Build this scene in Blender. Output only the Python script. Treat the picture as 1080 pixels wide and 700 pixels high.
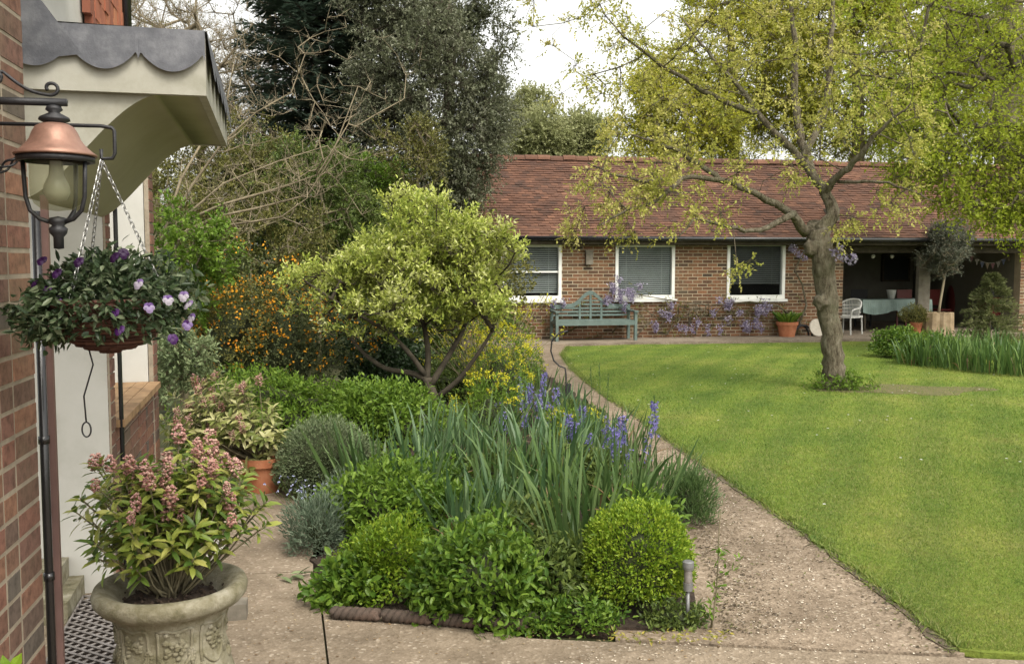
import bpy, math, random
import numpy as np
for _o in list(bpy.data.objects): bpy.data.objects.remove(_o)
S = bpy.context.scene
rng = np.random.default_rng(7)
random.seed(7)
R = math.radians
# ---------------------------------------------------------------- camera
CAMZ, F, PITCH = 1.7, 1000.0, math.atan(75/1000)
cd = bpy.data.cameras.new('camera'); cam = bpy.data.objects.new('camera', cd)
S.collection.objects.link(cam); S.camera = cam
cam.location = (0, 0, CAMZ); cam.rotation_euler = (R(90)-PITCH, 0, 0)
cd.sensor_width = 36; cd.lens = 36*F/1080; cd.clip_end = 2000; cd.clip_start = 0.05
# ---------------------------------------------------------------- sky, sun, exposure
SUN_EL, SUN_AZ = R(52), R(150)          # azimuth clockwise from +Y (view direction): behind the camera, to the right
W = bpy.data.worlds.new('World'); S.world = W; W.use_nodes = True
nt = W.node_tree; nt.nodes.clear()
sky = nt.nodes.new('ShaderNodeTexSky'); sky.sky_type = 'NISHITA'; sky.sun_disc = False
sky.sun_elevation = SUN_EL; sky.sun_rotation = SUN_AZ; sky.air_density = 1.0; sky.dust_density = 4.0; sky.ozone_density = 1.0
hs = nt.nodes.new('ShaderNodeHueSaturation'); hs.inputs['Saturation'].default_value = 0.16
tint = nt.nodes.new('ShaderNodeMix'); tint.data_type = 'RGBA'; tint.blend_type = 'MULTIPLY'; tint.inputs[0].default_value = 1.0
tint.inputs[7].default_value = (1.0, 0.975, 0.91, 1)
bg = nt.nodes.new('ShaderNodeBackground'); bg.inputs['Strength'].default_value = 0.15
wo = nt.nodes.new('ShaderNodeOutputWorld')
nt.links.new(sky.outputs[0], hs.inputs['Color']); nt.links.new(hs.outputs[0], tint.inputs[6])
nt.links.new(tint.outputs[2], bg.inputs['Color']); nt.links.new(bg.outputs[0], wo.inputs['Surface'])
sd = bpy.data.lights.new('sun', 'SUN'); sun = bpy.data.objects.new('sun', sd); S.collection.objects.link(sun)
sd.energy = 0.6; sd.angle = R(18); sd.color = (1.0, 0.93, 0.82)
sun.rotation_euler = (R(90)-SUN_EL, 0, math.pi-SUN_AZ)
sun.location = (0, 0, 30)
S.view_settings.view_transform = 'Standard'; S.view_settings.look = 'None'
S.view_settings.gamma = 1; S.view_settings.use_curve_mapping = False
S.view_settings.exposure = 1.35
S.render.engine = 'CYCLES'
S.cycles.max_bounces = 7; S.cycles.diffuse_bounces = 3; S.cycles.glossy_bounces = 3; S.cycles.transmission_bounces = 6
S.cycles.use_denoising = True
# ---------------------------------------------------------------- picture -> place helpers
_cp, _sp = math.cos(PITCH), math.sin(PITCH)
def ray(u, v):
    x, y = (u-540)/F, (350-v)/F
    return np.array([x, y*_sp+_cp, y*_cp-_sp])
def at(u, v, d):
    r = ray(u, v); k = d/r[1]
    return np.array([r[0]*k, d, CAMZ+r[2]*k])
def gp(u, v, z=0.0):
    r = ray(u, v); k = (z-CAMZ)/r[2]
    return np.array([r[0]*k, r[1]*k, z])
def gd(v): return gp(540, v)[1]
class Frame:
    def __init__(s, o, ang):               # ex right along a face that recedes to the right by ang, ey away, z up
        s.o = np.array([o[0], o[1], o[2] if len(o) > 2 else 0.0]); a = R(ang)
        s.ex = np.array([math.cos(a), math.sin(a), 0]); s.ey = np.array([-math.sin(a), math.cos(a), 0]); s.ez = np.array([0, 0, 1.0])
    def __call__(s, p):
        p = np.asarray(p, float); return s.o + p[..., 0:1]*s.ex + p[..., 1:2]*s.ey + p[..., 2:3]*s.ez
    def face(s, u, v, off=0.0):            # local (x, z) where pixel's ray meets the plane y = off
        r = ray(u, v); c = np.array([0, 0, CAMZ])
        k = (off - np.dot(c-s.o, s.ey))/np.dot(r, s.ey); p = c+k*r-s.o
        return np.dot(p, s.ex), p[2]
WORLD = Frame((0, 0, 0), 0)
# ---------------------------------------------------------------- object helpers
OFF = {}
def tag(o, label, cat=None, group=None, kind=None):
    if label: o['label'] = label
    if cat: o['category'] = cat
    if group: o['group'] = group
    if kind: o['kind'] = kind
    return o
def thing(name, label, cat, loc, group=None):
    o = bpy.data.objects.new(name, None); S.collection.objects.link(o)
    o.empty_display_size = 0.1; o.location = tuple(float(c) for c in loc); OFF[o.name] = np.array(loc, float)
    return tag(o, label, cat, group)
def unit(a): return a/np.maximum(np.linalg.norm(a, axis=-1, keepdims=True), 1e-9)
def rvec(*sh): return unit(rng.normal(size=sh+(3,)))
class MB:
    def __init__(s): s.V = []; s.T = []; s.Q = []; s.rt = []; s.rq = []; s.n = 0
    def add(s, V, T=None, Q=None, rt=None, rq=None):
        V = np.asarray(V, float).reshape(-1, 3)
        if T is not None and len(T):
            T = np.asarray(T, int).reshape(-1, 3); s.T.append(T+s.n)
            s.rt.append(np.broadcast_to(np.asarray(rng.random() if rt is None else rt, float), (len(T),)))
        if Q is not None and len(Q):
            Q = np.asarray(Q, int).reshape(-1, 4); s.Q.append(Q+s.n)
            s.rq.append(np.broadcast_to(np.asarray(rng.random() if rq is None else rq, float), (len(Q),)))
        s.V.append(V); s.n += len(V)
    def box(s, x0, x1, y0, y1, z0, z1, fr=WORLD, r=None):
        v = np.array([[x, y, z] for z in (z0, z1) for y in (y0, y1) for x in (x0, x1)])
        s.add(fr(v), Q=[[0, 2, 3, 1], [4, 5, 7, 6], [0, 1, 5, 4], [2, 6, 7, 3], [0, 4, 6, 2], [1, 3, 7, 5]], rq=r)
    def tube(s, pts, rad, n=8, r=None, cap=True):
        P = np.asarray(pts, float); m = len(P); rad = np.broadcast_to(np.asarray(rad, float), (m,))
        t = np.zeros_like(P); t[1:-1] = P[2:]-P[:-2]; t[0] = P[1]-P[0]; t[-1] = P[-1]-P[-2]; t = unit(t)
        a = np.array([0, 0, 1.0]) if abs(t[0][2]) < .9 else np.array([1.0, 0, 0])
        nn = unit(np.cross(t[0], a)); V = np.zeros((m, n, 3)); ang = np.arange(n)*2*np.pi/n
        for i in range(m):
            nn = unit(nn-np.dot(nn, t[i])*t[i]); b = np.cross(t[i], nn)
            V[i] = P[i]+rad[i]*(np.cos(ang)[:, None]*nn+np.sin(ang)[:, None]*b)
        i = np.arange(m-1)[:, None]*n; j = np.arange(n)[None]; k = (j+1) % n
        Q = np.stack([i+j, i+k, i+n+k, i+n+j], -1).reshape(-1, 4); V = V.reshape(-1, 3); T = None
        if cap:
            V = np.vstack([V, P[0], P[-1]]); c0, c1 = m*n, m*n+1; j = np.arange(n); k = (j+1) % n
            T = np.vstack([np.stack([np.full(n, c0), k, j], -1), np.stack([np.full(n, c1), (m-1)*n+j, (m-1)*n+k], -1)])
        rr = rng.random() if r is None else r
        s.add(V, T=T, Q=Q, rt=rr, rq=rr)
    def lathe(s, prof, c, n=32, r=None, fr=None, wob=0):
        P = np.array(prof, float); m = len(P); a = np.arange(n)*2*np.pi/n
        w = 1+wob*np.sin(a*3+1)
        V = np.zeros((m, n, 3)); V[..., 0] = P[:, 0:1]*np.cos(a)*w; V[..., 1] = P[:, 0:1]*np.sin(a)*w; V[..., 2] = P[:, 1:2]
        V = V.reshape(-1, 3)+np.asarray(c)
        i = np.arange(m-1)[:, None]*n; j = np.arange(n)[None]; k = (j+1) % n
        s.add(V, Q=np.stack([i+j, i+k, i+n+k, i+n+j], -1).reshape(-1, 4), rq=r)
    def ellipsoid(s, c, r, nu=14, nv=10, fn=None, rnd=None, zmin=-1):
        th = np.linspace(0, np.pi, nv); ph = np.arange(nu)*2*np.pi/nu
        D = np.stack([np.sin(th)[:, None]*np.cos(ph), np.sin(th)[:, None]*np.sin(ph), np.broadcast_to(np.cos(th)[:, None], (nv, nu))], -1)
        D[..., 2] = np.maximum(D[..., 2], zmin)
        k = fn(D)[..., None] if fn else 1.0
        V = (np.asarray(c)+D*np.asarray(r)*k).reshape(-1, 3)
        i = np.arange(nv-1)[:, None]*nu; j = np.arange(nu)[None]; kk = (j+1) % nu
        s.add(V, Q=np.stack([i+j, i+nu+j, i+nu+kk, i+kk], -1).reshape(-1, 4), rq=rnd)
    def leaves(s, P, D, N, L, Wd, fold=.2, rnd=None, mid=.45, curl=0.0):       # kites folded along the rib
        P = P.reshape(-1, 3); n = len(P); D = unit(D.reshape(-1, 3)); N = N.reshape(-1, 3)
        L = np.broadcast_to(L, (n,))[:, None]; Wd = np.broadcast_to(Wd, (n,))[:, None]
        Sd = unit(np.cross(D, N)); N = np.cross(Sd, D)
        tip = P+D*L-N*L*curl; m = P+D*L*mid
        V = np.stack([P, m+Sd*Wd*.5+N*Wd*fold, tip, m-Sd*Wd*.5+N*Wd*fold], 1).reshape(-1, 3)
        b = np.arange(n)[:, None]*4
        T = np.concatenate([b+np.array([0, 1, 2]), b+np.array([0, 2, 3])], 1).reshape(-1, 3)
        s.add(V, T=T, rt=np.repeat(rng.random(n) if rnd is None else np.broadcast_to(rnd, (n,)), 2))
    def ovals(s, P, D, N, L, Wd, fold=.15, curl=.15, rnd=None):                # rounded leaf with a rib, for near plants
        P = P.reshape(-1, 3); n = len(P); D = unit(D.reshape(-1, 3)); N = N.reshape(-1, 3)
        L = np.broadcast_to(L, (n,))[:, None]; Wd = np.broadcast_to(Wd, (n,))[:, None]
        Sd = unit(np.cross(D, N)); N = np.cross(Sd, D)
        m1 = P+D*L*.33; m2 = P+D*L*.7-N*L*curl*.4; tip = P+D*L-N*L*curl
        f = N*Wd*fold
        V = np.stack([P, m1, m2, tip, m1+Sd*Wd*.46+f, m2+Sd*Wd*.4+f, m1-Sd*Wd*.46+f, m2-Sd*Wd*.4+f], 1).reshape(-1, 3)
        b = np.arange(n)[:, None]*8
        rr = rng.random(n) if rnd is None else np.broadcast_to(rnd, (n,))
        T = np.concatenate([b+np.array(q) for q in ([0, 4, 1], [2, 5, 3], [0, 1, 6], [2, 3, 7])], 1).reshape(-1, 3)
        Q = np.concatenate([b+np.array(q) for q in ([1, 4, 5, 2], [1, 2, 7, 6])], 1).reshape(-1, 4)
        s.add(V, T=T, Q=Q, rt=np.repeat(rr, 4), rq=np.repeat(rr, 2))
    def octas(s, P, r, rnd=None):
        P = P.reshape(-1, 3); n = len(P); r = np.broadcast_to(r, (n,))[:, None, None]
        o = np.array([[1, 0, 0], [-1, 0, 0], [0, 1, 0], [0, -1, 0], [0, 0, 1], [0, 0, -1.]])
        V = (P[:, None]+o[None]*r).reshape(-1, 3); b = np.arange(n)[:, None]*6
        T = np.concatenate([b+np.array(t) for t in ([0, 2, 4], [2, 1, 4], [1, 3, 4], [3, 0, 4], [2, 0, 5], [1, 2, 5], [3, 1, 5], [0, 3, 5])], 1).reshape(-1, 3)
        s.add(V, T=T, rt=np.repeat(rng.random(n) if rnd is None else np.broadcast_to(rnd, (n,)), 8))
    def blades(s, base, D, L, Wd, bend, seg=5, rnd=None, wp=0.75):             # strap leaves: base (n,3), D initial direction
        base = base.reshape(-1, 3); n = len(base); D = unit(D.reshape(-1, 3)); L = np.broadcast_to(L, (n,)); Wd = np.broadcast_to(Wd, (n,)); bend = np.broadcast_to(bend, (n,))
        hz = D.copy(); hz[:, 2] = 0; hz = unit(hz+rng.normal(size=hz.shape)*1e-3*[1, 1, 0])
        sd = unit(np.cross(D, hz+np.array([0, 0, 1e-3]))); tw = rng.uniform(-1.2, 1.2, n)[:, None]
        sd = unit(sd*np.cos(tw)+np.cross(D, sd)*np.sin(tw))
        V = np.zeros((n, seg+1, 2, 3)); p = base.copy(); d = D.copy()
        for i in range(seg+1):
            t = i/seg; w = (Wd*np.clip((1-t)/(1-wp), 0.04, 1) if t > wp else Wd*(.7+.3*t/wp))[:, None]
            V[:, i, 0] = p-sd*w*.5; V[:, i, 1] = p+sd*w*.5
            d = unit(d+(hz*.6-np.array([0, 0, .8]))*(bend*t*1.6/seg)[:, None]); p = p+d*(L/seg)[:, None]
        b = np.arange(n)[:, None, None]*(2*(seg+1)); i = np.arange(seg)[None, :, None]*2
        Q = (b+i+np.array([0, 1, 3, 2])).reshape(-1, 4)
        s.add(V.reshape(-1, 3), Q=Q, rq=np.repeat(rng.random(n) if rnd is None else rnd, seg))
    def build(s, name, mat, parent=None, origin=None, smooth=False):
        V = np.concatenate(s.V); T = np.concatenate(s.T) if s.T else np.zeros((0, 3), int); Q = np.concatenate(s.Q) if s.Q else np.zeros((0, 4), int)
        if parent is not None: off = OFF[parent.name]
        elif origin is not None: off = np.asarray(origin, float)
        else: off = np.zeros(3)
        me = bpy.data.meshes.new(name)
        me.vertices.add(len(V)); me.vertices.foreach_set('co', (V-off).astype(np.float32).ravel())
        nl = len(T)*3+len(Q)*4; me.loops.add(nl); me.polygons.add(len(T)+len(Q))
        me.loops.foreach_set('vertex_index', np.concatenate([T.ravel(), Q.ravel()]).astype(np.int32))
        st = np.concatenate([np.arange(len(T))*3, len(T)*3+np.arange(len(Q))*4]).astype(np.int32)
        me.polygons.foreach_set('loop_start', st)
        try: me.polygons.foreach_set('loop_total', np.concatenate([np.full(len(T), 3), np.full(len(Q), 4)]).astype(np.int32))
        except Exception: pass
        at_ = me.attributes.new('rnd', 'FLOAT', 'FACE')
        rr = np.concatenate([np.concatenate(s.rt) if s.rt else np.zeros(0), np.concatenate(s.rq) if s.rq else np.zeros(0)])
        at_.data.foreach_set('value', rr.astype(np.float32))
        me.polygons.foreach_set('use_smooth', np.full(len(T)+len(Q), smooth))
        me.update(calc_edges=True); me.validate()
        me.materials.append(mat)
        o = bpy.data.objects.new(name, me); S.collection.objects.link(o)
        if parent is not None: o.parent = parent; OFF[o.name] = off
        else: o.location = tuple(off); OFF[o.name] = off
        return o
# ---------------------------------------------------------------- materials
def ramp(t, stops, interp='LINEAR'):
    n = t.nodes.new('ShaderNodeValToRGB'); cr = n.color_ramp; cr.interpolation = interp
    while len(cr.elements) < len(stops): cr.elements.new(0.5)
    for e, (p, c) in zip(cr.elements, stops): e.position = p; e.color = (*c, 1)
    return n
def newmat(name):
    m = bpy.data.materials.new(name); m.use_nodes = True; t = m.node_tree; t.nodes.clear()
    b = t.nodes.new('ShaderNodeBsdfPrincipled'); o = t.nodes.new('ShaderNodeOutputMaterial'); t.links.new(b.outputs[0], o.inputs[0])
    return m, t, b, o
def even(cols): return [(i/max(1, len(cols)-1), c) for i, c in enumerate(cols)]
def noise(t, scale, detail=4, rough=.6, coord='Object'):
    c = t.nodes.new('ShaderNodeTexCoord'); n = t.nodes.new('ShaderNodeTexNoise'); t.links.new(c.outputs[coord], n.inputs['Vector'])
    n.inputs['Scale'].default_value = scale; n.inputs['Detail'].default_value = detail; n.inputs['Roughness'].default_value = rough
    return n
def mixc(t, fac, a, b, mode='MIX'):
    m = t.nodes.new('ShaderNodeMix'); m.data_type = 'RGBA'; m.blend_type = mode
    for i, x in ((0, fac), (6, a), (7, b)):
        if isinstance(x, (int, float)): m.inputs[i].default_value = x
        elif isinstance(x, tuple): m.inputs[i].default_value = (*x, 1)
        else: t.links.new(x, m.inputs[i])
    return m.outputs[2]
def leafmat(name, cols, trans=.35, rough=.5, spec=.3, clump=1.3, cl=.35):
    m, t, b, o = newmat(name)
    a = t.nodes.new('ShaderNodeAttribute'); a.attribute_name = 'rnd'
    n = noise(t, clump, 2)
    mm = t.nodes.new('ShaderNodeMath'); mm.operation = 'MULTIPLY_ADD'; t.links.new(n.outputs[0], mm.inputs[0]); mm.inputs[1].default_value = cl*2; mm.inputs[2].default_value = -cl
    ad = t.nodes.new('ShaderNodeMath'); ad.operation = 'ADD'; ad.use_clamp = True; t.links.new(mm.outputs[0], ad.inputs[0]); t.links.new(a.outputs['Fac'], ad.inputs[1])
    r = ramp(t, even(cols)); t.links.new(ad.outputs[0], r.inputs[0])
    t.links.new(r.outputs[0], b.inputs['Base Color']); b.inputs['Roughness'].default_value = rough; b.inputs['Specular IOR Level'].default_value = spec
    tr = t.nodes.new('ShaderNodeBsdfTranslucent'); t.links.new(r.outputs[0], tr.inputs['Color'])
    mx = t.nodes.new('ShaderNodeMixShader'); mx.inputs[0].default_value = trans
    t.links.new(b.outputs[0], mx.inputs[1]); t.links.new(tr.outputs[0], mx.inputs[2]); t.links.new(mx.outputs[0], o.inputs[0])
    return m
def plain(name, cols, rough=.7, scale=8, bump=.2, metal=0, spec=.4, rn=0.0, bscale=None, bdist=.01):
    """noise-mottled surface; rn mixes in the per-face random value"""
    m, t, b, o = newmat(name)
    if not isinstance(cols[0], (tuple, list)): cols = [tuple(c*.8 for c in cols), tuple(cols), tuple(min(1, c*1.15) for c in cols)]
    n = noise(t, scale, 6, .65); r = ramp(t, [(.25+.5*p, c) for p, c in even(cols)])
    if rn:
        a = t.nodes.new('ShaderNodeAttribute'); a.attribute_name = 'rnd'
        mx = t.nodes.new('ShaderNodeMix'); mx.data_type = 'FLOAT'; mx.inputs[0].default_value = rn
        t.links.new(n.outputs[0], mx.inputs[2]); t.links.new(a.outputs['Fac'], mx.inputs[3])
        sc = t.nodes.new('ShaderNodeMapRange'); sc.inputs[1].default_value = 0; sc.inputs[2].default_value = 1; sc.inputs[3].default_value = .25-.25*rn; sc.inputs[4].default_value = .75+.25*rn
        t.links.new(mx.outputs[0], r.inputs[0])
    else: t.links.new(n.outputs[0], r.inputs[0])
    t.links.new(r.outputs[0], b.inputs['Base Color']); b.inputs['Roughness'].default_value = rough; b.inputs['Metallic'].default_value = metal; b.inputs['Specular IOR Level'].default_value = spec
    if bump:
        n2 = noise(t, bscale or scale*3, 6, .7); bp = t.nodes.new('ShaderNodeBump'); bp.inputs['Strength'].default_value = bump; bp.inputs['Distance'].default_value = bdist
        t.links.new(n2.outputs[0], bp.inputs['Height']); t.links.new(bp.outputs[0], b.inputs['Normal'])
    return m
def glass(name, col=(1, 1, 1), rough=0.0, alpha=.25, base=(.02, .02, .02)):
    m, t, b, o = newmat(name); b.inputs['Base Color'].default_value = (*base, 1); b.inputs['Roughness'].default_value = rough
    tr = t.nodes.new('ShaderNodeBsdfTransparent'); tr.inputs[0].default_value = (*col, 1)
    mx = t.nodes.new('ShaderNodeMixShader'); mx.inputs[0].default_value = alpha
    t.links.new(tr.outputs[0], mx.inputs[1]); t.links.new(b.outputs[0], mx.inputs[2]); t.links.new(mx.outputs[0], o.inputs[0]); return m
def brickmat(name, cols, dirt=.4):
    m, t, b, o = newmat(name)
    a = t.nodes.new('ShaderNodeAttribute'); a.attribute_name = 'rnd'; r = ramp(t, even(cols)); t.links.new(a.outputs['Fac'], r.inputs[0])
    n = noise(t, 30, 6, .7); n2 = noise(t, 2.2, 4)
    c = mixc(t, .8, r.outputs[0], ramp_out(t, n, [(.28, (.35, .33, .32)), (.5, (.95, .93, .9)), (.72, (1.35, 1.3, 1.25))]), 'MULTIPLY')
    d = ramp(t, [(.5, (0, 0, 0)), (.72, (1, 1, 1))]); t.links.new(n2.outputs[0], d.inputs[0])
    k = t.nodes.new('ShaderNodeMath'); k.operation = 'MULTIPLY'; k.inputs[1].default_value = dirt; t.links.new(d.outputs[0], k.inputs[0])
    c = mixc(t, k.outputs[0], c, (.13, .12, .075))
    t.links.new(c, b.inputs['Base Color']); b.inputs['Roughness'].default_value = .9; b.inputs['Specular IOR Level'].default_value = .2
    bp = t.nodes.new('ShaderNodeBump'); bp.inputs['Strength'].default_value = .5; bp.inputs['Distance'].default_value = .004
    t.links.new(n.outputs[0], bp.inputs['Height']); t.links.new(bp.outputs[0], b.inputs['Normal'])
    return m
def ramp_out(t, n, stops):
    r = ramp(t, stops); t.links.new(n.outputs[0], r.inputs[0]); return r.outputs[0]
def concrete(name, base, pale, dark, moss=.3):
    m, t, b, o = newmat(name)
    c = t.nodes.new('ShaderNodeTexCoord'); v = t.nodes.new('ShaderNodeTexVoronoi'); v.inputs['Scale'].default_value = 75; t.links.new(c.outputs['Object'], v.inputs['Vector'])
    sep = t.nodes.new('ShaderNodeSeparateColor'); t.links.new(v.outputs['Color'], sep.inputs[0])
    peb = ramp(t, [(0, dark), (.35, base), (.8, base), (.93, pale), (1, (.62, .56, .47))]); t.links.new(sep.outputs[0], peb.inputs[0])
    n1 = noise(t, 1.1, 6, .65); n2 = noise(t, 14, 5, .7); n3 = noise(t, .6, 5, .7)
    col = mixc(t, .42, ramp_out(t, n2, [(.3, dark), (.55, base), (.75, pale)]), peb.outputs[0])
    col = mixc(t, .75, col, ramp_out(t, n1, [(.28, (.36, .33, .28)), (.48, (.82, .79, .74)), (.68, (1.2, 1.18, 1.14))]), 'MULTIPLY')
    k = ramp_out(t, n3, [(.56, (0, 0, 0)), (.74, (moss, moss, moss))])
    col = mixc(t, k, col, (.075, .07, .03))
    t.links.new(col, b.inputs['Base Color']); b.inputs['Roughness'].default_value = .95; b.inputs['Specular IOR Level'].default_value = .2
    bp = t.nodes.new('ShaderNodeBump'); bp.inputs['Strength'].default_value = .6; bp.inputs['Distance'].default_value = .006
    t.links.new(v.outputs['Distance'], bp.inputs['Height']); t.links.new(bp.outputs[0], b.inputs['Normal']); return m
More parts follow.
